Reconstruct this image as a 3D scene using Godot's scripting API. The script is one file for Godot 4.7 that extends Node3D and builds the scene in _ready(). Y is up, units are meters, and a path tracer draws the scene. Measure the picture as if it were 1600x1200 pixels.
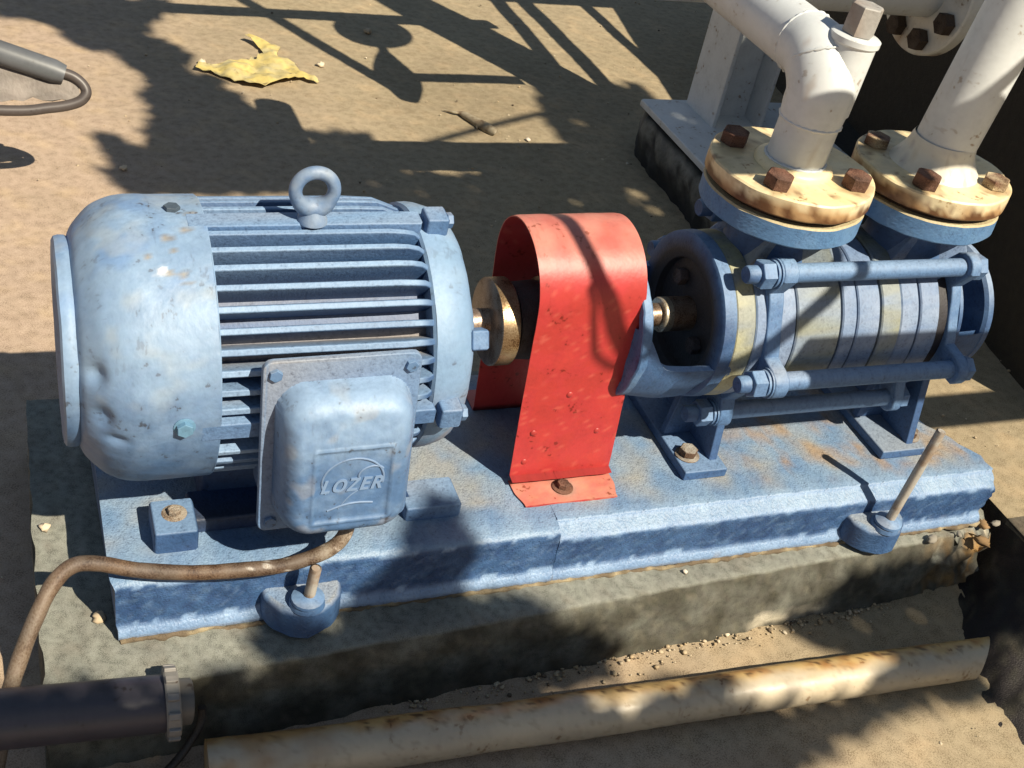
extends Node3D

# ---------------------------------------------------------------- mesh builder
class MB:
	var v := PackedVector3Array()
	var n := PackedVector3Array()
	var ix := PackedInt32Array()

	func vert(p: Vector3, q: Vector3) -> int:
		v.append(p)
		n.append(q)
		return v.size() - 1

	func tri(a: int, b: int, c: int) -> void:
		var g := (v[b] - v[a]).cross(v[c] - v[a])
		if g.dot(n[a] + n[b] + n[c]) > 0.0:
			ix.append_array([a, c, b])
		else:
			ix.append_array([a, b, c])

	func quad(a: int, b: int, c: int, d: int) -> void:
		tri(a, b, c)
		tri(a, c, d)

	func grid(pts: Array, nrm: Array, wrap := false) -> void:   # rows of points
		var base := v.size()
		var w: int = pts[0].size()
		for i in pts.size():
			for j in w:
				vert(pts[i][j], nrm[i][j])
		for i in pts.size() - 1:
			for j in (w if wrap else w - 1):
				var k := (j + 1) % w
				quad(base + i * w + j, base + i * w + k, base + (i + 1) * w + k, base + (i + 1) * w + j)

	func recalc() -> void:          # smooth normals, outward sense kept
		var old := n.duplicate()
		for i in n.size():
			n[i] = Vector3.ZERO
		for t in range(0, ix.size(), 3):
			var g := -(v[ix[t + 1]] - v[ix[t]]).cross(v[ix[t + 2]] - v[ix[t]])
			for k in 3:
				n[ix[t + k]] += g
		for i in n.size():
			n[i] = n[i].normalized() if n[i].length() > 1e-12 else old[i]

	static func frame(ax: Vector3) -> Array:
		var a := ax.normalized()
		var u := Vector3.BACK if absf(a.x) > 0.9 else (Vector3.RIGHT if absf(a.y) > 0.7 or absf(a.z) > 0.9 else Vector3.UP)
		u = (u - a * u.dot(a)).normalized()
		var w := u.cross(a)
		if absf(a.x) > 0.99:
			w = Vector3.UP
		return [u, w]

	# profile = [Vector2(axial, radius)...]; sharp corners over 38 degrees are split
	func lathe(prof: Array, o: Vector3, ax: Vector3, segs := 32, a0 := 0.0, a1 := TAU) -> void:
		var f := frame(ax)
		var a := ax.normalized()
		var full := absf(a1 - a0 - TAU) < 0.001
		var cnt := segs if full else segs + 1
		var sn: Array = []
		for i in prof.size() - 1:
			var d: Vector2 = (prof[i + 1] - prof[i]).normalized()
			sn.append(Vector2(-d.y, d.x))
		for i in prof.size() - 1:
			var rows: Array = []
			var nr: Array = []
			for e in 2:
				var q: Vector2 = sn[i]
				var o2 := i - 1 if e == 0 else i + 1
				if o2 >= 0 and o2 < sn.size() and q.dot(sn[o2]) > 0.78:
					q = (q + sn[o2]).normalized()
				var r: Array = []
				var m: Array = []
				for s in cnt:
					var t := a0 + (a1 - a0) * s / segs
					var dir: Vector3 = f[0] * cos(t) + f[1] * sin(t)
					var pp: Vector2 = prof[i + e]
					r.append(o + a * pp.x + dir * pp.y)
					m.append((a * q.x + dir * q.y).normalized())
				rows.append(r)
				nr.append(m)
			grid(rows, nr, full)

	func box(c: Vector3, s: Vector3, bev := 0.002, b := Basis.IDENTITY) -> void:
		var h := s * 0.5
		bev = minf(bev, minf(h.x, minf(h.y, h.z)) * 0.9)
		var id := {}
		for x in [-1, 1]:
			for y in [-1, 1]:
				for z in [-1, 1]:
					var k := Vector3(x, y, z)
					for ax in 3:
						var p := Vector3(h.x - bev, h.y - bev, h.z - bev)
						p[ax] = h[ax]
						var q := Vector3.ZERO
						q[ax] = k[ax]
						id[[x, y, z, ax]] = vert(c + b * (p * k), (b * q).normalized())
		for ax in 3:
			var u := (ax + 1) % 3
			var w := (ax + 2) % 3
			for sg in [-1, 1]:
				var L: Array = []
				for pr in [[-1, -1], [1, -1], [1, 1], [-1, 1]]:
					var k := [0, 0, 0]
					k[ax] = sg
					k[u] = pr[0]
					k[w] = pr[1]
					L.append(id[[k[0], k[1], k[2], ax]])
				quad(L[0], L[1], L[2], L[3])
			for s1 in [-1, 1]:
				for s2 in [-1, 1]:
					var L2: Array = []
					for e in [[-1, u], [1, u], [1, w], [-1, w]]:
						var k := [0, 0, 0]
						k[ax] = e[0]
						k[u] = s1
						k[w] = s2
						L2.append(id[[k[0], k[1], k[2], e[1]]])
					quad(L2[0], L2[1], L2[2], L2[3])
		for x in [-1, 1]:
			for y in [-1, 1]:
				for z in [-1, 1]:
					tri(id[[x, y, z, 0]], id[[x, y, z, 1]], id[[x, y, z, 2]])

	# polygon in (ex, ey) raised along ez, edges chamfered
	func prism(poly: Array, o: Vector3, ex: Vector3, ey: Vector3, ez: Vector3, depth: float, bev := 0.0015) -> void:
		var P: Array = poly.duplicate()
		var area := 0.0
		for i in P.size():
			var q: Vector2 = P[(i + 1) % P.size()]
			area += P[i].x * q.y - q.x * P[i].y
		if area < 0.0:
			P.reverse()
		var N := P.size()
		var en: Array = []
		for i in N:
			var d: Vector2 = (P[(i + 1) % N] - P[i]).normalized()
			en.append(Vector2(d.y, -d.x))
		var ins := PackedVector2Array()
		var vn: Array = []
		for i in N:
			var a: Vector2 = en[(i + N - 1) % N]
			var b: Vector2 = en[i]
			var m := (a + b).normalized()
			vn.append(m)
			ins.append(P[i] - m * (bev / maxf(0.35, m.dot(b))))
		var e3 := func(q: Vector2, z: float) -> Vector3: return o + ex * q.x + ey * q.y + ez * z
		for i in N:
			var j := (i + 1) % N
			var ni: Vector2 = vn[i] if en[i].dot(en[(i + N - 1) % N]) > 0.8 else en[i]
			var nj: Vector2 = vn[j] if en[i].dot(en[j]) > 0.8 else en[i]
			var n0 := (ex * ni.x + ey * ni.y).normalized()
			var n1 := (ex * nj.x + ey * nj.y).normalized()
			var a0 := vert(e3.call(P[i], bev), n0)
			var b0 := vert(e3.call(P[j], bev), n1)
			var b1 := vert(e3.call(P[j], depth - bev), n1)
			var a1 := vert(e3.call(P[i], depth - bev), n0)
			quad(a0, b0, b1, a1)
			if bev > 0.0:
				quad(a1, b1, vert(e3.call(ins[j], depth), ez), vert(e3.call(ins[i], depth), ez))
				quad(a0, b0, vert(e3.call(ins[j], 0.0), -ez), vert(e3.call(ins[i], 0.0), -ez))
		var T := Geometry2D.triangulate_polygon(ins)
		for sd in 2:
			var base := v.size()
			for q in ins:
				vert(e3.call(q, depth if sd == 1 else 0.0), ez if sd == 1 else -ez)
			for t in range(0, T.size(), 3):
				tri(base + T[t], base + T[t + 1], base + T[t + 2])

	func tube(pts: Array, r, segs := 14, closed := false, caps := true) -> void:
		var N := pts.size()
		var rows: Array = []
		var nr: Array = []
		var up := Vector3.ZERO
		for i in N:
			var d: Vector3 = ((pts[(i + 1) % N] if closed or i < N - 1 else pts[i]) - (pts[(i + N - 1) % N] if closed or i > 0 else pts[i])).normalized()
			if up == Vector3.ZERO:
				up = frame(d)[0]
			up = (up - d * up.dot(d)).normalized()
			var sd := d.cross(up)
			var rr: float = r[i] if r is Array else r
			var a: Array = []
			var b: Array = []
			for s in segs:
				var t := TAU * s / segs
				var q := up * cos(t) + sd * sin(t)
				a.append(pts[i] + q * rr)
				b.append(q)
			rows.append(a)
			nr.append(b)
		if closed:
			rows.append(rows[0])
			nr.append(nr[0])
		grid(rows, nr, true)
		if caps and not closed:
			for e in 2:
				var k := 0 if e == 0 else N - 1
				var d2: Vector3 = (pts[0] - pts[1]).normalized() if e == 0 else (pts[N - 1] - pts[N - 2]).normalized()
				var c := vert(pts[k], d2)
				var base := v.size()
				for s in segs:
					vert(rows[k][s], d2)
				for s in segs:
					tri(c, base + s, base + (s + 1) % segs)

# ---------------------------------------------------------------- helpers
var NO := FastNoiseLite.new()
var N2 := FastNoiseLite.new()
var taken := {}
var M := {}
const YA := 0.278
const ZA := -0.155
const SUN := Vector3(0.43, 1.0, 0.83)

func fb(p: Vector3, f: float) -> float:
	return clampf(NO.get_noise_3dv(p * f) * 1.7, -1.0, 1.0)

func fb2(p: Vector3, f: float) -> float:
	return clampf(N2.get_noise_3dv(p * f) * 1.7, -1.0, 1.0)

func numbered(parent: Node, called: String) -> String:
	var k := str(parent.get_instance_id()) + called
	var c: int = taken.get(k, 0)
	taken[k] = c + 1
	return called if c == 0 else "%s_%03d" % [called, c]

func tag(o: Node, label: String, category: String, group := "") -> Node:
	o.set_meta("label", label)
	o.set_meta("category", category)
	if group != "":
		o.set_meta("group", group)
	return o

func thing(called: String, label: String, category: String, at: Vector3, group := "") -> Node3D:
	var o := Node3D.new()
	o.name = numbered(self, called)
	add_child(o)
	o.position = at
	o.set_meta("o", at)
	tag(o, label, category, group)
	return o

func obj(called: String, mb: MB, mat: Material, parent: Node = self, col = null, origin = null) -> MeshInstance3D:
	var og := Vector3.ZERO
	if origin != null:
		og = origin
	elif parent != self:
		og = parent.get_meta("o")
	var vs := PackedVector3Array()
	vs.resize(mb.v.size())
	var cs := PackedColorArray()
	cs.resize(mb.v.size())
	for i in mb.v.size():
		vs[i] = mb.v[i] - og
		if col is Color:
			cs[i] = col
		elif col != null:
			cs[i] = col.call(mb.v[i], mb.n[i])
		else:
			cs[i] = Color(1, 1, 1)
	var arr := []
	arr.resize(Mesh.ARRAY_MAX)
	arr[Mesh.ARRAY_VERTEX] = vs
	arr[Mesh.ARRAY_NORMAL] = mb.n
	arr[Mesh.ARRAY_COLOR] = cs
	arr[Mesh.ARRAY_INDEX] = mb.ix
	var am := ArrayMesh.new()
	am.add_surface_from_arrays(Mesh.PRIMITIVE_TRIANGLES, arr)
	am.surface_set_material(0, mat)
	var mi := MeshInstance3D.new()
	mi.mesh = am
	mi.name = numbered(parent, called)
	parent.add_child(mi)
	if parent == self:
		mi.position = og
	mi.set_meta("o", og)
	return mi

func spline(p: Array, sub: int) -> Array:
	var out: Array = []
	for i in p.size() - 1:
		var a: Vector3 = p[maxi(i - 1, 0)]
		var b: Vector3 = p[i]
		var c: Vector3 = p[i + 1]
		var d: Vector3 = p[mini(i + 2, p.size() - 1)]
		for s in sub:
			out.append(b.cubic_interpolate(c, a, d, float(s) / sub))
	out.append(p[p.size() - 1])
	return out

func gray_noise(seed_: int, freq: float, oct: int, size := 512) -> PackedByteArray:
	var f := FastNoiseLite.new()
	f.seed = seed_
	f.noise_type = FastNoiseLite.TYPE_SIMPLEX_SMOOTH
	f.frequency = freq
	f.fractal_octaves = oct
	f.fractal_gain = 0.55
	var im := f.get_seamless_image(size, size, false, false, 0.15)
	im.convert(Image.FORMAT_L8)
	return im.get_data()

# blends noises into a ramp of colours: w = [[seed, freq, oct, weight], ...]
func ramp_tex(w: Array, cols: Array, offs: Array, size := 512) -> Array:
	var acc := PackedFloat32Array()
	acc.resize(size * size)
	for l in w:
		var d := gray_noise(l[0], l[1], l[2], size)
		var k: float = l[3] / 255.0
		for i in acc.size():
			acc[i] += d[i] * k
	var lut := PackedByteArray()
	var g := Gradient.new()
	g.colors = PackedColorArray(cols)
	g.offsets = PackedFloat32Array(offs)
	for i in 256:
		var c := g.sample(i / 255.0)
		lut.append_array([c.r8, c.g8, c.b8])
	var out := PackedByteArray()
	out.resize(size * size * 3)
	var hb := PackedByteArray()
	hb.resize(size * size)
	for i in acc.size():
		var k := clampi(int(acc[i] * 255.0), 0, 255)
		hb[i] = k
		out[i * 3] = lut[k * 3]
		out[i * 3 + 1] = lut[k * 3 + 1]
		out[i * 3 + 2] = lut[k * 3 + 2]
	var im := Image.create_from_data(size, size, false, Image.FORMAT_RGB8, out)
	im.generate_mipmaps()
	var h := Image.create_from_data(size, size, false, Image.FORMAT_L8, hb)
	return [ImageTexture.create_from_image(im), h]

func nrm_tex(h: Image, strength: float) -> ImageTexture:
	var im: Image = h.duplicate()
	im.convert(Image.FORMAT_RGBA8)
	im.bump_map_to_normal_map(strength)
	im.generate_mipmaps()
	return ImageTexture.create_from_image(im)

func mat(key: String, tex, nrm, rough: float, scale: float, nstr := 1.0, metal := 0.0) -> StandardMaterial3D:
	var m := StandardMaterial3D.new()
	m.vertex_color_use_as_albedo = true
	if tex != null:
		m.albedo_texture = tex
	m.roughness = rough
	m.metallic = metal
	m.uv1_triplanar = true
	m.uv1_world_triplanar = true
	m.uv1_scale = Vector3.ONE * scale
	if nrm != null:
		m.normal_enabled = true
		m.normal_texture = nrm
		m.normal_scale = nstr
	M[key] = m
	return m

func g8(v: float) -> Color:
	return Color(v, v, v)

# ---------------------------------------------------------------- colours (linear)
const BD := Color(0.022, 0.058, 0.15)
const BM := Color(0.062, 0.138, 0.29)
const BL := Color(0.20, 0.315, 0.475)
const DUST := Color(0.36, 0.30, 0.22)
const RUST := Color(0.16, 0.065, 0.025)

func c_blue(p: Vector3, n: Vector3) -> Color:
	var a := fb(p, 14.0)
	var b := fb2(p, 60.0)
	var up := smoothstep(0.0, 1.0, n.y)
	var c := BM.lerp(BL, clampf(0.16 + 0.5 * up + 0.25 * a + 0.12 * b, 0.0, 1.0))  # tops paler from dust and bleaching, and to paint in light contrast
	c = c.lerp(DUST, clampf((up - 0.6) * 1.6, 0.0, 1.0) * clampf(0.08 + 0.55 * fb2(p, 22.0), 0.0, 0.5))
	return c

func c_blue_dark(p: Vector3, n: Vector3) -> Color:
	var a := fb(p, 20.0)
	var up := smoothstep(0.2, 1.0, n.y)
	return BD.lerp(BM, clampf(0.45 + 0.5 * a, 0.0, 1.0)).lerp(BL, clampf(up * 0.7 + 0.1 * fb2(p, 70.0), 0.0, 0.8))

func c_pale(p: Vector3, n: Vector3) -> Color:
	var a := fb(p, 12.0)
	return Color(0.15, 0.22, 0.345).lerp(Color(0.25, 0.315, 0.43), clampf(0.5 + 0.6 * a, 0.0, 1.0)).lerp(BM, clampf(fb2(p, 50.0) * 0.5, 0.0, 0.4))

func c_olive(p: Vector3, n: Vector3) -> Color:
	return Color(0.235, 0.245, 0.175).lerp(Color(0.19, 0.25, 0.34), clampf(0.55 + 0.7 * fb(p, 25.0), 0.0, 1.0))

func c_red(p: Vector3, n: Vector3) -> Color:
	var c := Color(0.42, 0.037, 0.034).lerp(Color(0.36, 0.032, 0.030), clampf(0.5 + 0.5 * fb(p, 15.0), 0.0, 1.0))
	var d := smoothstep(0.45, 1.0, n.y) * clampf(0.72 + 0.3 * fb2(p, 18.0), 0.0, 0.9)
	return c.lerp(Color(0.55, 0.225, 0.175), d)

func c_rust(p: Vector3, n: Vector3) -> Color:
	return Color(0.17, 0.085, 0.055).lerp(Color(0.10, 0.055, 0.04), clampf(0.5 + fb(p, 60.0), 0.0, 1.0))

func c_white(p: Vector3, n: Vector3) -> Color:
	var c := Color(0.58, 0.61, 0.62).lerp(Color(0.53, 0.56, 0.57), clampf(0.4 + 0.5 * fb(p, 9.0), 0.0, 1.0))
	return c.lerp(Color(0.30, 0.20, 0.12), clampf((fb2(p, 26.0) - 0.93) * 5.0, 0.0, 0.7))

func c_cream(p: Vector3, n: Vector3) -> Color:
	var c := Color(0.75, 0.59, 0.31).lerp(Color(0.76, 0.66, 0.42), clampf(0.5 + 0.6 * fb(p, 14.0), 0.0, 1.0))
	return c.lerp(RUST, clampf((fb2(p, 45.0) - 0.68) * 2.5, 0.0, 0.8))

func hexhead(parent: Node, called: String, at: Vector3, axis: Vector3, r: float, h: float, m: Material, col, spin := 0.3, washer := 0.0) -> MeshInstance3D:
	var mb := MB.new()
	var a := axis.normalized()
	var f := MB.frame(a)
	var b := at
	if washer > 0.0:
		mb.lathe([Vector2(0, washer), Vector2(h * 0.16, washer), Vector2(h * 0.22, washer * 0.95), Vector2(h * 0.22, 0.0)], at, a, 20)
		b = at + a * h * 0.22
	var P: Array = []
	for i in 6:
		P.append(Vector2.from_angle(spin + TAU * i / 6) * r)
	mb.prism(P, b, f[0], f[1], a, h, r * 0.12)
	return obj(called, mb, m, parent, col)

# ---------------------------------------------------------------- main
func _ready() -> void:
	# camera
	var cam := Camera3D.new()
	cam.name = "camera"
	add_child(cam)
	cam.transform = Transform3D(Basis(Vector3(0.92495283, 0.18233833, 0.33348913), Vector3(0.06356625, 0.79084473, -0.60870678), Vector3(-0.3747287, 0.58422371, 0.7199035)).orthonormalized(), Vector3(-0.05269, 1.03211, 0.89156))
	cam.fov = 35.62446
	cam.near = 0.02
	cam.far = 300.0
	cam.current = true
	# sky, sun, exposure
	var sm := ProceduralSkyMaterial.new()
	sm.sky_top_color = Color(0.47, 0.58, 0.72)
	sm.sky_horizon_color = Color(0.86, 0.84, 0.79)
	sm.sky_curve = 0.2
	sm.ground_bottom_color = Color(0.35, 0.3, 0.24)
	sm.ground_horizon_color = Color(0.6, 0.6, 0.58)
	sm.sky_energy_multiplier = 0.64
	var sk := Sky.new()
	sk.sky_material = sm
	var env := Environment.new()
	env.background_mode = Environment.BG_SKY
	env.sky = sk
	env.tonemap_mode = Environment.TONE_MAPPER_LINEAR
	env.tonemap_exposure = 1.66
	env.sdfgi_enabled = true
	env.ssao_enabled = true
	env.ssil_enabled = true
	var we := WorldEnvironment.new()
	we.name = "world_environment"
	we.environment = env
	add_child(we)
	var sun := DirectionalLight3D.new()
	sun.name = "sun"
	add_child(sun)
	sun.look_at_from_position(SUN * 10.0, Vector3.ZERO, Vector3.UP)
	sun.light_color = Color(1.0, 0.95, 0.86)
	sun.light_energy = 1.6
	sun.light_angular_distance = 0.5
	sun.shadow_enabled = true

	NO.seed = 11
	NO.noise_type = FastNoiseLite.TYPE_SIMPLEX_SMOOTH
	NO.frequency = 1.0
	NO.fractal_octaves = 3
	N2.seed = 77
	N2.noise_type = FastNoiseLite.TYPE_SIMPLEX_SMOOTH
	N2.frequency = 1.0
	N2.fractal_octaves = 2
	make_materials()
	make_ground()
	make_plinths()
	make_base_plate()
	make_motor()
	make_coupling()
	make_guard()
	make_pump()
	make_pipes()
	make_support()
	make_foreground()
	make_litter()
	make_overhead()

func make_materials() -> void:
	var paint := ramp_tex([[1, 0.012, 4, 0.55], [2, 0.06, 3, 0.45]], [Color(0.62, 0.56, 0.53), Color(0.72, 0.68, 0.66), Color(0.90, 0.90, 0.90), Color(0.94, 0.94, 0.94), Color(0.975, 0.975, 0.975), Color(1, 1, 1)], [0.18, 0.235, 0.26, 0.42, 0.6, 0.8])
	var wh := ramp_tex([[21, 0.012, 4, 0.6], [22, 0.06, 3, 0.4]], [Color(0.7, 0.62, 0.55), Color(0.95, 0.95, 0.95), Color(1, 1, 1)], [0.2, 0.27, 0.6])
	var rough_h := ramp_tex([[5, 0.02, 3, 0.5], [6, 0.055, 3, 0.5]], [Color(0.72, 0.72, 0.74), Color(0.88, 0.88, 0.89), Color(0.95, 0.95, 0.96), Color(1, 1, 1)], [0.2, 0.3, 0.5, 0.75])
	var sand := ramp_tex([[8, 0.012, 3, 0.22], [9, 0.10, 2, 0.4], [10, 0.3, 1, 0.38]], [Color(0.60, 0.57, 0.53), Color(0.85, 0.84, 0.82), Color(0.93, 0.92, 0.91), Color(1, 1, 1)], [0.25, 0.42, 0.6, 0.8])
	var conc := ramp_tex([[12, 0.02, 4, 0.4], [13, 0.2, 2, 0.6]], [Color(0.58, 0.58, 0.57), Color(0.84, 0.84, 0.82), Color(0.93, 0.93, 0.91), Color(1, 1, 1)], [0.22, 0.42, 0.6, 0.8])
	var streak := ramp_tex([[15, 0.008, 4, 0.5], [16, 0.1, 2, 0.5]], [Color(0.5, 0.4, 0.33), Color(0.85, 0.8, 0.76), Color(1, 1, 1)], [0.25, 0.45, 0.65])
	var np := nrm_tex(paint[1], 3.0)
	var nr := nrm_tex(rough_h[1], 7.0)
	var ns := nrm_tex(sand[1], 6.0)
	var nc := nrm_tex(conc[1], 5.0)
	mat("paint", paint[0], np, 0.55, 4.0, 0.5)
	mat("paint_gloss", wh[0], np, 0.46, 4.0, 0.25)
	mat("cast", rough_h[0], nr, 0.6, 8.0, 0.4)
	mat("casting_rough", rough_h[0], nr, 0.5, 11.0, 0.9)
	mat("sand", sand[0], ns, 0.95, 6.5, 0.12)
	mat("concrete", conc[0], nc, 0.95, 6.5, 0.4)
	mat("white", wh[0], np, 0.42, 3.0, 0.15)
	mat("rust", streak[0], nr, 0.85, 9.0, 1.0)
	mat("steel", streak[0], np, 0.38, 8.0, 0.4, 0.75)
	mat("stud", paint[0], np, 0.5, 8.0, 0.4, 0.2)
	mat("rubber", streak[0], np, 0.6, 8.0, 0.5)
	mat("black", conc[0], nc, 0.75, 4.0, 1.0)
	mat("plastic", paint[0], null, 0.45, 3.0)
	mat("leaf", streak[0], np, 0.7, 12.0, 0.5)
	var lf := mat("green", null, null, 0.6, 1.0)
	lf.cull_mode = BaseMaterial3D.CULL_DISABLED

func c_ground(p: Vector3, n: Vector3) -> Color:
	var a := fb(p, 1.3)
	var b := fb2(p, 6.0)
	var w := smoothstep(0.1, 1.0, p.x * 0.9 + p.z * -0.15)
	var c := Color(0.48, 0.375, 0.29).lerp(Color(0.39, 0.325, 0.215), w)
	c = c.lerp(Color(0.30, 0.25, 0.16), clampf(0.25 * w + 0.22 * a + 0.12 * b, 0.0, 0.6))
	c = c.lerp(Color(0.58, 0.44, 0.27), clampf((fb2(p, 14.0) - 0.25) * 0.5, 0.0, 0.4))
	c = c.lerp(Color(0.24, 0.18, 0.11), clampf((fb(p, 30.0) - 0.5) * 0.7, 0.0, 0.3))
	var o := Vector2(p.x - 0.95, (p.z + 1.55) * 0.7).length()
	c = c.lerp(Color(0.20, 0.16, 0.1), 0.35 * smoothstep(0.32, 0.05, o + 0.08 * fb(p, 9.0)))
	return c

func make_ground() -> void:
	var xs: Array = [-60.0, -20.0, -8.0, -4.0, -2.0]
	var x := -1.2
	while x < 3.2:
		xs.append(x)
		x += 0.014
	xs.append_array([4.0, 6.0, 10.0, 20.0, 60.0])
	var zs: Array = [-60.0, -25.0, -12.0, -7.0]
	var z := -4.4
	while z < 0.8:
		zs.append(z)
		z += 0.014 if z > -2.6 else 0.05
	zs.append_array([1.5, 3.0, 8.0, 20.0, 60.0])
	var rows: Array = []
	var nr: Array = []
	for zz in zs:
		var r: Array = []
		var m: Array = []
		for xx in xs:
			var p := Vector3(xx, 0, zz)
			var h := 0.0005 * fb(p, 18.0) + 0.0025 * fb2(p, 2.5) + 0.0007 * fb2(p, 55.0)
			r.append(Vector3(xx, -0.1 + h, zz))
			m.append(Vector3.UP)
		rows.append(r)
		nr.append(m)
	var mb := MB.new()
	mb.grid(rows, nr)
	mb.recalc()
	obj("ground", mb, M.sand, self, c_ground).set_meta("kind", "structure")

func c_plinth(p: Vector3, n: Vector3) -> Color:
	var c := Color(0.285, 0.293, 0.262).lerp(Color(0.225, 0.228, 0.205), clampf(0.5 + 0.6 * fb(p, 9.0), 0.0, 1.0))
	c = c.lerp(Color(0.2, 0.18, 0.15), clampf((fb2(p, 30.0) - 0.3) * 0.8, 0.0, 0.5))
	if n.y < 0.6:      # the front face is darker, in patches
		c = c.lerp(Color(0.07, 0.066, 0.05), clampf(0.8 + 0.35 * fb(p, 16.0), 0.0, 1.0))
		c = c.lerp(Color(0.22, 0.2, 0.15), clampf((fb2(p, 38.0) - 0.5) * 1.2, 0.0, 0.3))
	if n.y < 0.7 and p.y < -0.06 and p.x > 0.80 and p.x < 0.95:
		c = c.lerp(Color(0.6, 0.55, 0.45), smoothstep(0.012, 0.005, absf(p.y + 0.086 + 0.006 * fb(p, 22.0))) * smoothstep(0.075, 0.05, absf(p.x - 0.875)) * 0.85)
	var e := smoothstep(1.06, 1.2, p.x) * smoothstep(-0.06, 0.01, p.z)
	c = c.lerp(Color(0.42, 0.24, 0.08), e * clampf(0.2 + 1.1 * fb(p, 26.0), 0.0, 0.9))
	c = c.lerp(Color(0.62, 0.55, 0.42), e * clampf((fb2(p, 34.0) - 0.3) * 2.0, 0.0, 0.8))
	c = c.lerp(Color(0.06, 0.05, 0.04), e * clampf((fb(p, 48.0) - 0.35) * 2.0, 0.0, 0.8))
	return c

func front_z(x: float) -> float:
	return lerpf(0.076, 0.022, clampf((x + 0.06) / 1.26, 0.0, 1.0))

func make_plinths() -> void:
	var o := Vector3(0.57, -0.1, -0.16)
	# cross-section rows from the back edge over the top and down the front
	var mb := MB.new()
	var rows: Array = []
	var nr: Array = []
	for i in 181:
		var x := lerpf(-0.058, 1.215, i / 180.0)
		var r: Array = []
		var m: Array = []
		var fz := front_z(x)
		var prof: Array = [Vector2(-0.42, -0.13), Vector2(-0.42, -0.05), Vector2(-0.42, -0.004), Vector2(-0.416, 0.0)]
		for k in 34:
			prof.append(Vector2(lerpf(-0.40, fz - 0.012, k / 33.0), 0.0))
		prof.append(Vector2(fz - 0.003, -0.0008))
		prof.append(Vector2(fz, -0.004))
		prof.append(Vector2(fz + 0.001, -0.010))
		for k in 14:
			prof.append(Vector2(fz + 0.012 * k / 13.0, lerpf(-0.016, -0.13, k / 13.0)))
		for q in prof:
			var p := Vector3(x, q.y, q.x)
			var brk := smoothstep(1.03, 1.19, x) * smoothstep(-0.03, 0.01, q.x)
			var d := 0.0018 * fb(p, 26.0) + 0.0008 * fb2(p, 80.0)
			var front := smoothstep(-0.008, -0.02, q.y)
			p.y += (d if q.y > -0.02 else 0.0) + brk * (0.012 * fb(p, 18.0) - 0.006 + 0.006 * fb2(p, 50.0))
			p.z += front * (0.004 + 0.003 * fb2(p, 12.0) + 0.002 * fb(p, 40.0)) - brk * absf(0.016 * fb(p, 16.0))
			p.x += 0.003 * fb2(p, 14.0) * (1.0 if i == 0 or i == 180 else 0.0)
			r.append(p)
			m.append(Vector3(0, 1, 0.2) if q.y > -0.02 else Vector3(0, 0, signf(q.x)))
		rows.append(r)
		nr.append(m)
	mb.grid(rows, nr)
	mb.recalc()
	for e in 2:        # ends
		var R: Array = rows[0 if e == 0 else 180]
		var base := mb.v.size()
		var q := Vector3(-1 if e == 0 else 1, 0, 0)
		var P := PackedVector2Array()
		for p in R:
			mb.vert(p, q)
			P.append(Vector2(p.z, p.y))
		var T := Geometry2D.triangulate_polygon(P)
		for t in range(0, T.size(), 3):
			mb.tri(base + T[t], base + T[t + 1], base + T[t + 2])
	var pl := obj("concrete_plinth", mb, M.concrete, self, c_plinth, o)
	tag(pl, "low grey concrete plinth under the blue base plate, dark mossy front", "plinth")

	# neighbouring plinth at the right edge, with a black slope along its side
	var t := thing("side_plinth", "grey slab at the right edge with a black slope down its side", "plinth", Vector3(1.6, -0.1, 0.35))
	mb = MB.new()
	mb.box(Vector3(1.645, -0.056, 0.31), Vector3(0.8, 0.112, 0.62), 0.006)
	obj("slab", mb, M.concrete, t, c_plinth)
	mb = MB.new()
	rows = []
	nr = []
	for i in 61:
		var z := lerpf(-0.06, 0.62, i / 60.0)
		var foot := 1.215 - 0.15 * smoothstep(-0.06, 0.2, z) + 0.014 * fb(Vector3(0, 0, z), 14.0)
		var r: Array = []
		var m: Array = []
		for k in 16:
			var u := k / 15.0
			var p := Vector3(lerpf(1.247, foot, u), lerpf(-0.002, -0.106, pow(u, 0.8)), z)
			p.y += 0.008 * fb(p, 22.0) * sin(PI * u) - 0.02 * sin(PI * u)
			r.append(p)
			m.append(Vector3(-0.5, 0.8, 0))
		rows.append(r)
		nr.append(m)
	mb.grid(rows, nr)
	mb.recalc()
	obj("black_slope", mb, M.black, t, func(p, n): return Color(0.012, 0.011, 0.009).lerp(Color(0.10, 0.085, 0.06), clampf((fb(p, 20.0) + 0.4 * fb2(p, 50.0) - 0.3), 0.0, 0.6)))

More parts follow.
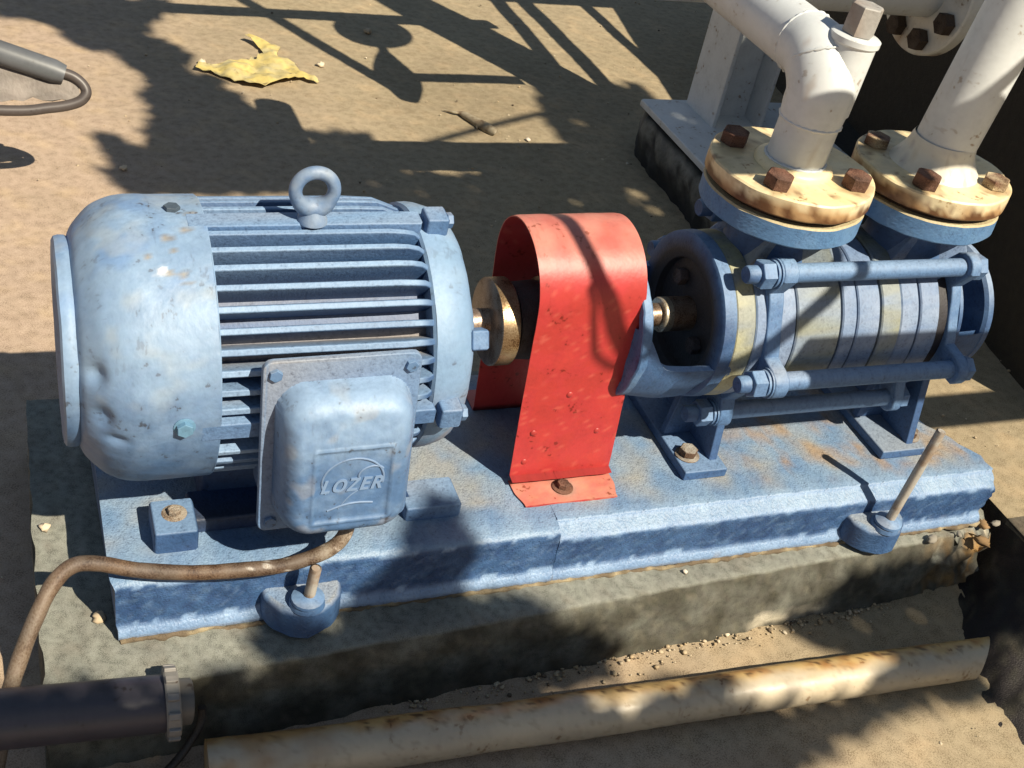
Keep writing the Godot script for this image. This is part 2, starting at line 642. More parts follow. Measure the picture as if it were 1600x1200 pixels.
# ---------------------------------------------------------------- base plate
func c_base(p: Vector3, n: Vector3) -> Color:  # dusty pale top; front painted darker to add sun contrast
	var b := fb2(p, 45.0)
	var a := fb(p, 16.0)
	if n.y > 0.75:
		var c := Color(0.085, 0.175, 0.325).lerp(Color(0.215, 0.315, 0.435), clampf(0.66 + 0.35 * a + 0.12 * b, 0.0, 1.0))
		var back := smoothstep(-0.015, -0.06, p.z)
		c = c.lerp(Color(0.33, 0.31, 0.25), clampf(back * (0.12 + 0.22 * smoothstep(0.5, 0.8, p.x) + 0.55 * fb2(p, 13.0)), 0.0, 0.75))
		c = c.lerp(Color(0.34, 0.22, 0.11), back * smoothstep(0.72, 0.9, p.x) * clampf(0.05 + 0.9 * fb(p, 21.0), 0.0, 0.7))
		return c
	if n.y > 0.3:
		return BM.lerp(Color(0.22, 0.33, 0.49), clampf(0.72 + 0.3 * a, 0.0, 1.0))
	var fl := fb2(p * Vector3(0.6, 1.3, 1.0), 95.0)
	var c2 := BD.lerp(BM, clampf(0.35 + 0.35 * a + 0.25 * b, 0.0, 1.0)).lerp(BL, clampf((fl - 0.35) * 0.5, 0.0, 0.22))
	c2 = c2.lerp(BL, smoothstep(0.060, 0.066, p.y + 0.004 * fl) * 0.3 if p.x > 0.52 else 0.0)
	return c2.lerp(Color(0.31, 0.35, 0.40), smoothstep(0.020, 0.008, p.y + 0.003 * fl) * 0.55)

func base_right(z: float) -> float:
	return 1.192 - 0.075 * smoothstep(-0.03, -0.19, z)

func make_base_plate() -> void:
	var t := thing("base_plate", "blue cast iron base plate carrying motor, guard and pump", "base plate", Vector3(0.6, 0, -0.155))
	for part in 2:
		var mb := MB.new()
		var x0 := 0.012 if part == 0 else 0.5215
		var x1 := 0.5214 if part == 0 else 1.192
		var top := 0.0811 if part == 0 else 0.0815
		var keys: Array
		if part == 0:
			keys = [Vector2(0.007, 0.002), Vector2(0.008, 0.009), Vector2(0.003, 0.0135), Vector2(0.0, 0.019), Vector2(-0.0005, 0.0715), Vector2(-0.003, 0.0755), Vector2(-0.012, 0.079), Vector2(-0.03, 0.0811)]
		else:
			keys = [Vector2(0.007, 0.002), Vector2(0.008, 0.009), Vector2(0.003, 0.0135), Vector2(0.0, 0.019), Vector2(0.001, 0.062), Vector2(-0.001, 0.0655), Vector2(-0.018, 0.0775), Vector2(-0.0185, 0.0815)]
		keys.append_array([Vector2(-0.06, top), Vector2(-0.12, top), Vector2(-0.19, top), Vector2(-0.28, top), Vector2(-0.306, top), Vector2(-0.31, top - 0.004), Vector2(-0.31, 0.002)])
		var prof: Array = []
		for i in keys.size() - 1:
			var L: float = keys[i].distance_to(keys[i + 1])
			var k := maxi(1, int(L / 0.0045)) if i < 6 else maxi(1, int(L / 0.012))
			for s in k:
				prof.append(keys[i].lerp(keys[i + 1], float(s) / k))
		prof.append(keys[keys.size() - 1])
		var nx := int((x1 - x0) / 0.005)
		var rows: Array = []
		var nr: Array = []
		for i in nx + 1:
			var u := float(i) / nx
			var r: Array = []
			var m: Array = []
			for q in prof:
				var xa := x0
				var xb := x1
				if part == 0:
					xa += 0.022 - sqrt(maxf(0.0, 0.022 * 0.022 - pow(maxf(0.0, minf(q.x, 0.002) + 0.014), 2.0)))
				else:
					xb = base_right(q.x) - 0.006 * smoothstep(0.06, 0.02, q.y) + 0.004 * fb(Vector3(q.x, q.y, 0), 60.0)
				var p := Vector3(lerpf(xa, xb, u), q.y, q.x)
				var fr := smoothstep(-0.012, 0.0, q.x)
				var side := smoothstep(0.072, 0.06, q.y)
				p.z += fr * side * smoothstep(0.014, 0.022, q.y) * (0.0009 * fb(p, 90.0) + 0.0008 * fb2(p, 34.0)) + fr * 0.0012 * fb(p, 6.0)
				p.y += 0.0006 * fb2(Vector3(p.x, 0, p.z), 20.0) * (1.0 - side)
				r.append(p)
				m.append(Vector3(0, 1, 0) if q.y > 0.076 else Vector3(0, 0, 1 if q.x > -0.2 else -1))
			rows.append(r)
			nr.append(m)
		mb.grid(rows, nr)
		mb.recalc()
		for e in 2:
			var R: Array = rows[0 if e == 0 else nx]
			var base := mb.v.size()
			var P := PackedVector2Array()
			for p in R:
				mb.vert(p, Vector3(-1 if e == 0 else 1, 0, 0))
				P.append(Vector2(p.z, p.y))
			var T := Geometry2D.triangulate_polygon(P)
			for k in range(0, T.size(), 3):
				mb.tri(base + T[k], base + T[k + 1], base + T[k + 2])
		obj("motor_bed" if part == 0 else "pump_bed", mb, M.casting_rough, t, c_base)
	var gm := MB.new()
	var gp: Array = []
	var gr: Array = []
	for i in 260:
		var x := lerpf(0.02, 1.19, i / 259.0)
		gp.append(Vector3(x, 0.0005 + 0.0012 * fb(Vector3(x, 0, 0), 60.0), 0.0075 + 0.0022 * fb2(Vector3(x, 1, 0), 40.0)))
		gr.append(0.0030 + 0.0016 * fb(Vector3(x, 2, 0), 70.0))
	gm.tube(gp, gr, 8)
	obj("grout_bead", gm, M.concrete, t, func(p, n): return Color(0.16, 0.12, 0.08).lerp(Color(0.38, 0.31, 0.2), clampf(0.2 + fb(p, 30.0), 0.0, 1.0)))
	for cx in [0.213, 0.990]:       # cast ears for the anchor studs
		var mb := MB.new()
		var P: Array = []
		P.append(Vector2(-0.046, -0.012))
		for k in 13:
			var a := PI * k / 12.0
			P.append(Vector2(-cos(a) * (0.044 - 0.008 * sin(a)), 0.008 + 0.036 * sin(a)))
		P.append(Vector2(0.046, -0.012))
		mb.prism(P, Vector3(cx, 0.0025, 0.0), Vector3.RIGHT, Vector3.BACK, Vector3.UP, 0.042, 0.006)
		for k in mb.v.size():
			mb.v[k] += Vector3(fb(mb.v[k], 40.0), fb2(mb.v[k], 40.0), fb(mb.v[k], 47.0)) * 0.0015
		obj("ear", mb, M.casting_rough, t, func(p, n): return c_blue_dark(p, n).lerp(Color(0.33, 0.34, 0.33), smoothstep(0.5, 0.9, n.y) * clampf(0.55 + 0.5 * fb(p, 40.0), 0.0, 0.9)))
		mb = MB.new()
		mb.lathe([Vector2(0, 0.020), Vector2(0.006, 0.019), Vector2(0.0075, 0.012), Vector2(0.008, 0.0)], Vector3(cx, 0.0435, 0.026), Vector3.UP, 18)
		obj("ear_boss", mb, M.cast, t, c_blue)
	for a in [[0.213, 0.004, "thin rusty anchor stud beside the brown hose, in front of the motor", 0.101], [0.991, 0.010, "tall grey anchor stud standing before the pump near the right end", 0.21]]:
		var b := Vector3(a[0], 0.045, 0.028)
		var s := thing("anchor_stud", a[2], "threaded stud", b, "anchor studs in the base plate ears")
		var mb := MB.new()
		var pts: Array = []
		var rr: Array = []
		var n := 150
		for i in n:
			var u := float(i) / (n - 1)
			pts.append(b + Vector3(a[1] * u, (a[3] - 0.045) * u, 0.002 * u))
			rr.append(0.0060 + (0.0004 if i % 2 == 0 else -0.0003) - (0.0012 if i == n - 1 else 0.0))
		mb.tube(pts, rr, 14)
		obj("rod", mb, M.stud, s, func(p, n2): return Color(0.46, 0.44, 0.40).lerp(Color(0.30, 0.20, 0.13), clampf(0.1 + fb(p, 40.0), 0.0, 0.7)))
		mb = MB.new()
		mb.lathe([Vector2(0.0065, 0.0185), Vector2(0.010, 0.018), Vector2(0.012, 0.014), Vector2(0.014, 0.010), Vector2(0.015, 0.006)], b, Vector3.UP, 18)
		obj("collar", mb, M.cast, s, c_blue)

# ---------------------------------------------------------------- motor
func ring_dir(deg: float) -> Vector3:
	return Vector3(0, sin(deg_to_rad(deg)), cos(deg_to_rad(deg)))

func at_axis(x: float, deg: float, r: float) -> Vector3:
	return Vector3(x, YA, ZA) + ring_dir(deg) * r

var SPOTS := [[0.078, 75.2, 0.0055], [0.097, 79.4, 0.0045], [0.105, 89.7, 0.005], [0.081, 68.9, 0.0035], [0.058, 66.3, 0.0035], [0.076, 59.3, 0.004], [0.087, 58.6, 0.004], [0.018, 59.5, 0.004], [0.022, 54.4, 0.0042], [0.092, 55.0, 0.003]]

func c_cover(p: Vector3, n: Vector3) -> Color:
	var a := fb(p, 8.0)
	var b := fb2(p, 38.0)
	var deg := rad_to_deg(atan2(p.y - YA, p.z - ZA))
	var up := smoothstep(-45.0, 50.0, deg) * smoothstep(190.0, 120.0, deg) if deg > -90.0 else 0.0  # sun-faded upper side; the dark underside paints in shading
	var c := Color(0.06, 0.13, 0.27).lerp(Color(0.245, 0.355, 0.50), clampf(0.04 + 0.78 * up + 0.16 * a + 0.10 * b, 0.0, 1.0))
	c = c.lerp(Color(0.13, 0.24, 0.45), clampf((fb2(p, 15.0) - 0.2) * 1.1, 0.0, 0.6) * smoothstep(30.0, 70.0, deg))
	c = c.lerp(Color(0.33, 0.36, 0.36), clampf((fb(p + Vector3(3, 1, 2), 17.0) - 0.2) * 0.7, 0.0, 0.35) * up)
	for s in SPOTS:
		var d := (p - at_axis(s[0], s[1], 0.147)) * Vector3(0.8, 1.0, 1.0)
		var k: float = d.length() / s[2]
		if k < 1.3:
			c = c.lerp(Color(0.19, 0.18, 0.165), 0.75 * smoothstep(1.2, 0.7, k)).lerp(Color(0.33, 0.30, 0.25), 0.6 * smoothstep(0.7, 0.3, k))
	var w := (p - at_axis(0.069, 60.4, 0.147)).length()
	if w < 0.008:
		c = c.lerp(Color(0.85, 0.85, 0.85), smoothstep(0.0065, 0.003, w + 0.002 * fb2(p, 300.0)))
	return c

func make_motor() -> void:
	var t := thing("electric_motor", "ribbed blue electric motor with smooth fan cover and lifting eye", "motor", Vector3(0.22, 0.08, ZA))
	var ax := Vector3(0, YA, ZA)
	# fan cover
	var mb := MB.new()
	var kp: Array = [Vector2(-0.008, 0.1055), Vector2(-0.0065, 0.110), Vector2(-0.003, 0.117), Vector2(0.004, 0.1255), Vector2(0.013, 0.1345), Vector2(0.023, 0.1405), Vector2(0.034, 0.1447), Vector2(0.048, 0.1468), Vector2(0.07, 0.147), Vector2(0.095, 0.147), Vector2(0.1165, 0.147)]
	var p3: Array = []
	for q in kp:
		p3.append(Vector3(q.x, q.y, 0))
	var rows: Array = []
	var nr: Array = []
	var dents := [[0.005, 21.0, 0.008, 0.011, 0.0075], [0.010, 2.0, 0.008, 0.012, 0.0065], [0.022, -8.0, 0.010, 0.006, 0.005]]
	for q in spline(p3, 4):
		var r: Array = []
		var m: Array = []
		for s in 300:
			var th := TAU * s / 300.0
			var dir := Vector3(0, sin(th), cos(th))
			var p: Vector3 = Vector3(q.x, YA, ZA) + dir * (q.y + 0.0007 * fb(Vector3(q.x, dir.y * 0.15, dir.z * 0.15), 22.0))
			for d in dents:
				var da := wrapf(rad_to_deg(th) - d[1], -180.0, 180.0) * PI / 180.0 * 0.13
				var g := exp(-pow((q.x - d[0]) / d[2], 2.0) - pow(da / d[3], 2.0))
				p -= (dir * 0.8 - Vector3(0.6, 0, 0)) * d[4] * g
			r.append(p)
			m.append(dir)
		rows.append(r)
		nr.append(m)
	mb.grid(rows, nr, true)
	mb.recalc()
	mb.lathe([Vector2(0.1165, 0.147), Vector2(0.1178, 0.1462), Vector2(0.1178, 0.1435), Vector2(0.09, 0.1425)], ax, Vector3.RIGHT, 96)
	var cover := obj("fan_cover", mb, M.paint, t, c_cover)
	mb = MB.new()
	mb.lathe([Vector2(-0.012, 0.06), Vector2(-0.021, 0.095), Vector2(-0.0225, 0.102), Vector2(-0.0205, 0.1058), Vector2(-0.016, 0.107), Vector2(-0.0105, 0.1068), Vector2(-0.008, 0.1056), Vector2(-0.0055, 0.1052)], ax, Vector3.RIGHT, 120)
	for k in mb.v.size():
		mb.v[k] += Vector3(0.0003 * fb(mb.v[k], 15.0), 0.0005 * fb2(mb.v[k], 15.0), 0.0)
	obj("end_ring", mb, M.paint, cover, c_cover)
	mb = MB.new()
	mb.lathe([Vector2(-0.012, 0.0), Vector2(-0.012, 0.062)], ax, Vector3.RIGHT, 48)
	obj("grille_backing", mb, M.rubber, cover, Color(0.01, 0.012, 0.018))
	mb = MB.new()
	for k in 4:
		var rg := 0.013 + 0.014 * k
		mb.lathe([Vector2(-0.013, rg - 0.003), Vector2(-0.0155, rg - 0.003), Vector2(-0.0155, rg + 0.003), Vector2(-0.013, rg + 0.003)], ax, Vector3.RIGHT, 40)
	for k in 8:
		mb.box(at_axis(-0.0145, 45.0 * k, 0.034), Vector3(0.003, 0.058, 0.006), 0.0008, Basis(Vector3.RIGHT, ring_dir(45.0 * k), Vector3.RIGHT.cross(ring_dir(45.0 * k))))
	obj("grille", mb, M.paint, cover, c_blue)
	hexhead(cover, "bolt", at_axis(0.088, 93.0, 0.1466), ring_dir(93.0), 0.0082, 0.005, M.paint, Color(0.06, 0.085, 0.11), 0.2)
	hexhead(cover, "bolt", at_axis(0.083, -0.6, 0.1466), ring_dir(-0.6), 0.0085, 0.006, M.paint, Color(0.12, 0.25, 0.38), 0.5, 0.0105)
	# frame and fins
	mb = MB.new()
	mb.lathe([Vector2(0.095, 0.1115), Vector2(0.338, 0.1115)], ax, Vector3.RIGHT, 120)
	obj("frame", mb, M.cast, t, func(p, n):
		var k := clampf(0.55 + 0.7 * fb(p * Vector3(0.35, 1, 1), 22.0), 0.0, 1.0) * smoothstep(0.2, 0.35, n.z + n.y * 0.6)
		return BM.lerp(Color(0.31, 0.25, 0.18), k).lerp(Color(0.12, 0.10, 0.08), clampf(fb2(p, 40.0) - 0.3, 0.0, 0.5)))
	var angs: Array = [78.7, 70.0, 61.8, 53.3, 44.8, 36.4, 28.2, 20.0, 12.0, 4.0]
	for k in 8:
		angs.append(96.5 + 8.6 * k)
	for k in 5:
		angs.append(-20.0 - 9.0 * k)
	for a in angs:
		mb = MB.new()
		var d := ring_dir(a)
		var tan := Vector3.RIGHT.cross(d).normalized()
		var cut: float = 0.012 if a > 90.0 else 0.0
		var P: Array = [Vector2(0.10, 0.109), Vector2(0.10, 0.1445), Vector2(0.30 - 2.0 * cut, 0.1445), Vector2(0.316 - cut, 0.1432), Vector2(0.327, 0.1405 - 0.5 * cut), Vector2(0.3335, 0.135 - cut), Vector2(0.3335, 0.109)]
		mb.prism(P, Vector3(0, YA, ZA) - tan * 0.0037, Vector3.RIGHT, d, tan, 0.0074, 0.0018)
		for k in mb.v.size():
			var wob := 0.0007 * fb(mb.v[k], 20.0)
			mb.v[k] += tan * wob
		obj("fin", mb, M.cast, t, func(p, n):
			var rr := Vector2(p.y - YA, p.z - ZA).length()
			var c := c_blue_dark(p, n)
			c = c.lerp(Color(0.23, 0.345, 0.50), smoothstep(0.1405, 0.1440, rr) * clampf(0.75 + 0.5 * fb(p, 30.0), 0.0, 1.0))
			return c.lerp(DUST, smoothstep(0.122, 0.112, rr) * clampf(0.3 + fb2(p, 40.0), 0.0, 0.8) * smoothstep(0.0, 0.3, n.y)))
	# thick ribs that end in the through-bolt lugs
	for a in [85.5, -5.0, 175.0, 265.0]:
		mb = MB.new()
		var d := ring_dir(a)
		var tan := Vector3.RIGHT.cross(d).normalized()
		var w := 0.0235 if a > 80.0 and a < 90.0 else 0.021
		var P: Array = [Vector2(0.10, 0.112), Vector2(0.10, 0.147), Vector2(0.20, 0.1475), Vector2(0.30, 0.1475), Vector2(0.3365, 0.147), Vector2(0.3365, 0.112)]
		mb.prism(P, Vector3(0, YA, ZA) - tan * w * 0.5, Vector3.RIGHT, d, tan, w, 0.002)
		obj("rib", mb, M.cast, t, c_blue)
	# end shield
	mb = MB.new()
	mb.lathe([Vector2(0.332, 0.06), Vector2(0.3322, 0.134), Vector2(0.335, 0.1372), Vector2(0.345, 0.1375), Vector2(0.354, 0.1368), Vector2(0.365, 0.1335), Vector2(0.374, 0.1285), Vector2(0.380, 0.121), Vector2(0.3845, 0.110), Vector2(0.388, 0.092), Vector2(0.390, 0.07), Vector2(0.393, 0.055), Vector2(0.400, 0.052), Vector2(0.402, 0.045), Vector2(0.402, 0.014)], ax, Vector3.RIGHT, 120)
	for k in mb.v.size():
		mb.v[k] += mb.n[k] * 0.0007 * fb(mb.v[k], 22.0)
	var es := obj("end_shield", mb, M.paint, t, func(p, n):
		var c := c_blue(p, n).lerp(Color(0.27, 0.40, 0.55), 0.45)
		return c.lerp(Color(0.3, 0.26, 0.26), clampf(smoothstep(0.30, 0.24, p.y) * (0.35 + fb(p, 24.0)), 0.0, 0.6)))
	for a in [84.5, -5.0, 174.5, 264.5]:
		mb = MB.new()
		var d := ring_dir(a)
		var tan := Vector3.RIGHT.cross(d).normalized()
		var b := Basis(Vector3.RIGHT, d, Vector3.RIGHT.cross(d))
		mb.box(at_axis(0.3525, a, 0.137), Vector3(0.025, 0.034, 0.027), 0.003, b)
		obj("lug", mb, M.cast, es, c_blue)
		hexhead(es, "bolt", at_axis(0.3648, a, 0.144), Vector3.RIGHT, 0.0085, 0.007, M.paint, c_blue, 0.1)
	mb = MB.new()
	var bt := Basis(Vector3.RIGHT, ring_dir(27.0), Vector3.RIGHT.cross(ring_dir(27.0)))
	mb.box(at_axis(0.386, 27.0, 0.117), Vector3(0.020, 0.022, 0.022), 0.0025, bt)
	obj("drain_boss", mb, M.cast, es, c_blue)
	# lifting eye
	mb = MB.new()
	var e := Vector3(0.222, 0.458, -0.140)
	var loop: Array = []
	for k in 40:
		var th := TAU * k / 40.0
		loop.append(e + Vector3(cos(th) * 0.0195, sin(th) * 0.0195, 0.0))
	var rads: Array = []
	for k in 40:
		var sn := sin(TAU * k / 40.0)
		rads.append(0.0068 + 0.0035 * smoothstep(-0.4, -1.0, sn))
	mb.tube(loop, rads, 16, true)
	mb.lathe([Vector2(0, 0.0155), Vector2(0.004, 0.0150), Vector2(0.010, 0.0115), Vector2(0.018, 0.0085)], Vector3(e.x, 0.4235, e.z), Vector3.UP, 24)
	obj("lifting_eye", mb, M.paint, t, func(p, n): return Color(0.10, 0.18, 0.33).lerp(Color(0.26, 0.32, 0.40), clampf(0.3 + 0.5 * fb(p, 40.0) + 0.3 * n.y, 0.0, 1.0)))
	# feet
	for f in [[0.0825, 0.046, 0.054, -0.063, 0.109, false], [0.372, 0.068, 0.05, -0.068, 0.100, true]]:
		mb = MB.new()
		mb.box(Vector3(f[0], (0.0775 + f[4]) * 0.5, f[3]), Vector3(f[1], f[4] - 0.077, f[2]), 0.003)
		var ft := obj("foot", mb, M.cast, t, c_blue_dark if not f[5] else c_blue)
		if not f[5]:
			hexhead(ft, "bolt", Vector3(0.0835, f[4] - 0.0005, -0.066), Vector3.UP, 0.0075, 0.006, M.rust, Color(0.3, 0.27, 0.22), 0.4, 0.0135)
	mb = MB.new()
	mb.box(Vector3(0.225, 0.13, -0.155), Vector3(0.22, 0.1, 0.10), 0.01)
	mb.box(Vector3(0.225, 0.09, -0.085), Vector3(0.25, 0.022, 0.05), 0.004)
	mb.box(Vector3(0.225, 0.0885, -0.235), Vector3(0.30, 0.022, 0.06), 0.004)
	obj("foot_saddle", mb, M.cast, t, func(p, n): return BD.lerp(Color(0.03, 0.04, 0.07), clampf(0.5 + fb(p, 20.0), 0.0, 1.0)))  # darkened tone carries the shade under the motor
	make_terminal_box(t)
	mb = MB.new()
	mb.lathe([Vector2(0.40, 0.016), Vector2(0.4415, 0.016)], ax, Vector3.RIGHT, 28)
	obj("shaft", mb, M.steel, t, Color(0.42, 0.33, 0.27))

func make_terminal_box(t: Node3D) -> void:
	var ctr := Vector3(0.2315, 0.2535, 0.0085)
	var ex := Vector3(0.9995, -0.02, 0.0).normalized()
	var ey := Vector3(-0.062, 0.205, -0.016).normalized()
	ey = (ey - ex * ey.dot(ex)).normalized()
	ey = (ey + Vector3(-0.035, 0, 0)).normalized()
	ex = (ex - ey * ex.dot(ey)).normalized()
	var ez := ex.cross(ey).normalized()
	var b := Basis(ex, ey, ez)
	var mb := MB.new()
	mb.box(ctr - ez * 0.045 - ey * 0.018, Vector3(0.138, 0.148, 0.075), 0.006, b)
	var bx := obj("terminal_box", mb, M.cast, t, c_blue_dark)
	# plate with rounded corners
	mb = MB.new()
	var P: Array = []
	for q in [[1, 1, 0], [-1, 1, 90], [-1, -1, 180], [1, -1, 270]]:
		for k in 5:
			var a := deg_to_rad(q[2] + 22.5 * k)
			P.append(Vector2(q[0] * 0.0685, q[1] * 0.0925) + Vector2.from_angle(a) * 0.010)
	mb.prism(P, ctr - ez * 0.008, ex, ey, ez, 0.008, 0.0016)
	var cp := func(p, n):
		var c := c_blue(p, n)
		var up := smoothstep(-0.02, 0.09, (p - ctr).dot(ey))
		return c.lerp(Color(0.2, 0.3, 0.44), 0.2 + 0.3 * up).lerp(Color(0.36, 0.30, 0.22), clampf((fb2(p, 45.0) - 0.2) * 1.1, 0.0, 0.5) * (0.35 + 0.65 * up))
	obj("cover_plate", mb, M.cast, bx, cp)
	# bulged cover as a fine height sheet
	mb = MB.new()
	var hw := 0.0680
	var hh := 0.0835
	var off := Vector2(0.0022, -0.0050)
	var rows: Array = []
	var nr: Array = []
	for i in 91:
		var r: Array = []
		var m: Array = []
		for j in 71:
			var x := lerpf(-hw, hw, j / 70.0)
			var y := lerpf(-hh, hh, i / 90.0)
			var rc := 0.034
			var q := Vector2(maxf(absf(x) - hw + rc, 0.0), maxf(absf(y) - hh + rc, 0.0))
			var d := rc - q.length() if q.length() > 0.0 else minf(hw - absf(x), hh - absf(y))
			if q.x > 0.0 or q.y > 0.0:
				d = rc - q.length()
			d = maxf(d, 0.0)
			var wd := 0.021
			var f := sqrt(maxf(0.0, 1.0 - pow(1.0 - minf(d / wd, 1.0), 2.0)))
			var z := 0.046 * pow(f, 0.9) - (0.002 if d <= 0.0 else 0.0)
			z -= 0.010 * smoothstep(0.02, 0.085, y) * f
			z += 0.0005 * fb(Vector3(x, y, 0), 45.0)
			# shallow sunk panel for the emblem
			var pd := maxf(absf(x - 0.002) - 0.0385, absf(y + 0.013) - 0.0435)
			z += -0.0011 * smoothstep(0.0006, -0.0006, pd) + 0.0020 * exp(-pow(pd / 0.0018, 2.0))
			r.append(ctr + ex * (x + off.x) + ey * (y + off.y) + ez * z)
			m.append(ez)
		rows.append(r)
		nr.append(m)
	mb.grid(rows, nr)
	mb.recalc()
	var lid := obj("domed_cover", mb, M.paint, bx, func(p, n):
		var a := fb(p, 14.0)
		var up := smoothstep(-0.03, 0.08, (p - ctr).dot(ey))  # bleached top; darker front puts the sun's shading into the paint
		var c := Color(0.07, 0.145, 0.29).lerp(Color(0.235, 0.345, 0.50), clampf(0.10 + 0.55 * up + 0.35 * smoothstep(0.3, 0.8, n.y) + 0.2 * a + 0.12 * fb2(p, 60.0), 0.0, 1.0))
		return c.lerp(Color(0.36, 0.33, 0.28), clampf((fb2(p, 20.0) - 0.55), 0.0, 0.25)))
	# raised emblem: oval ring, swash and lettering
	var fc := ctr + ex * (off.x + 0.002) + ey * (off.y - 0.011) + ez * 0.0449
	mb = MB.new()
	var arc: Array = []
	for k in 37:
		var a := deg_to_rad(-12.0 + 222.0 * k / 36.0)
		arc.append(fc + ex * cos(a) * 0.031 + ey * (sin(a) * 0.0265 + 0.004))
	mb.tube(arc, 0.0013, 8)
	arc = []
	for k in 25:
		var u := k / 24.0
		var a := deg_to_rad(20.0 + 175.0 * u)
		arc.append(fc + ex * (0.018 + cos(a) * 0.0125) + ey * (0.0125 + sin(a) * 0.0085 - 0.004 * u))
	mb.tube(arc, 0.0013, 8)
	arc = []
	for k in 19:
		var u := k / 18.0
		arc.append(fc + ex * lerpf(-0.013, 0.006, u) + ey * (lerpf(-0.030, -0.009, u) + 0.003 * sin(PI * u)))
	mb.tube(arc, 0.0008, 8)
	arc = []
	for k in 19:
		var u := k / 18.0
		arc.append(fc + ex * lerpf(-0.024, 0.022, u) + ey * (-0.031 + 0.004 * sin(PI * u) + 0.005 * u))
	mb.tube(arc, 0.0013, 8)
	var lc := func(p, n): return Color(0.15, 0.235, 0.38)
	obj("emblem", mb, M.paint, lid, lc)
	var tm := TextMesh.new()
	tm.text = "LOZER"
	var sf := SystemFont.new()
	sf.font_names = PackedStringArray(["Droid Sans"])
	sf.font_weight = 700
	tm.font = sf
	tm.font_size = 32
	tm.pixel_size = 0.00066
	tm.depth = 0.0028
	var pm := StandardMaterial3D.new()
	pm.albedo_color = Color(0.15, 0.235, 0.38).linear_to_srgb()
	pm.roughness = 0.55
	tm.material = pm
	var ti := MeshInstance3D.new()
	ti.mesh = tm
	ti.name = "lettering"
	lid.add_child(ti)
	ti.transform = Transform3D(Basis(ex, ey + ex * 0.28, ez), fc + ey * -0.001 - ez * 0.0002 - lid.get_meta("o"))
	for q in [[-0.0665, 0.0885], [0.0675, 0.0885], [-0.066, -0.0895], [0.068, -0.0895]]:
		hexhead(bx, "screw", ctr + ex * q[0] + ey * q[1] - ez * 0.0005, ez, 0.0068, 0.005, M.paint, c_blue, 0.2 + q[0] * 9.0)
	mb = MB.new()
	mb.lathe([Vector2(0, 0.0), Vector2(0.0, 0.0125), Vector2(0.018, 0.012), Vector2(0.026, 0.0105)], ctr + ex * 0.022 - ey * 0.088 - ez * 0.035, -ey, 20)
	obj("cable_gland", mb, M.cast, bx, c_blue_dark)

# ---------------------------------------------------------------- coupling and guard
func make_coupling() -> void:
	var t := thing("shaft_coupling", "worn steel coupling disc on the shaft between motor and red guard", "coupling", Vector3(0.5, YA, ZA))
	var ax := Vector3(0, YA, ZA)
	var mb := MB.new()
	mb.lathe([Vector2(0.441, 0.014), Vector2(0.441, 0.0495), Vector2(0.4425, 0.0515), Vector2(0.463, 0.0515), Vector2(0.4645, 0.050), Vector2(0.4645, 0.03)], ax, Vector3.RIGHT, 72)
	obj("motor_disc", mb, M.steel, t, func(p, n): return Color(0.50, 0.40, 0.24).lerp(Color(0.26, 0.19, 0.12), clampf(0.35 + 0.8 * fb(p * Vector3(2.5, 1, 1), 18.0), 0.0, 1.0)) if absf(n.x) < 0.5 else Color(0.22, 0.19, 0.17))
	mb = MB.new()
	mb.lathe([Vector2(0.4645, 0.036), Vector2(0.468, 0.045), Vector2(0.50, 0.047), Vector2(0.506, 0.045), Vector2(0.506, 0.02)], ax, Vector3.RIGHT, 48)
	obj("rubber_sleeve", mb, M.rubber, t, Color(0.055, 0.05, 0.048))
	mb = MB.new()
	mb.lathe([Vector2(0.507, 0.014), Vector2(0.507, 0.0505), Vector2(0.53, 0.0505), Vector2(0.532, 0.03), Vector2(0.565, 0.029), Vector2(0.565, 0.014)], ax, Vector3.RIGHT, 60)
	obj("pump_disc", mb, M.steel, t, Color(0.3, 0.24, 0.18))

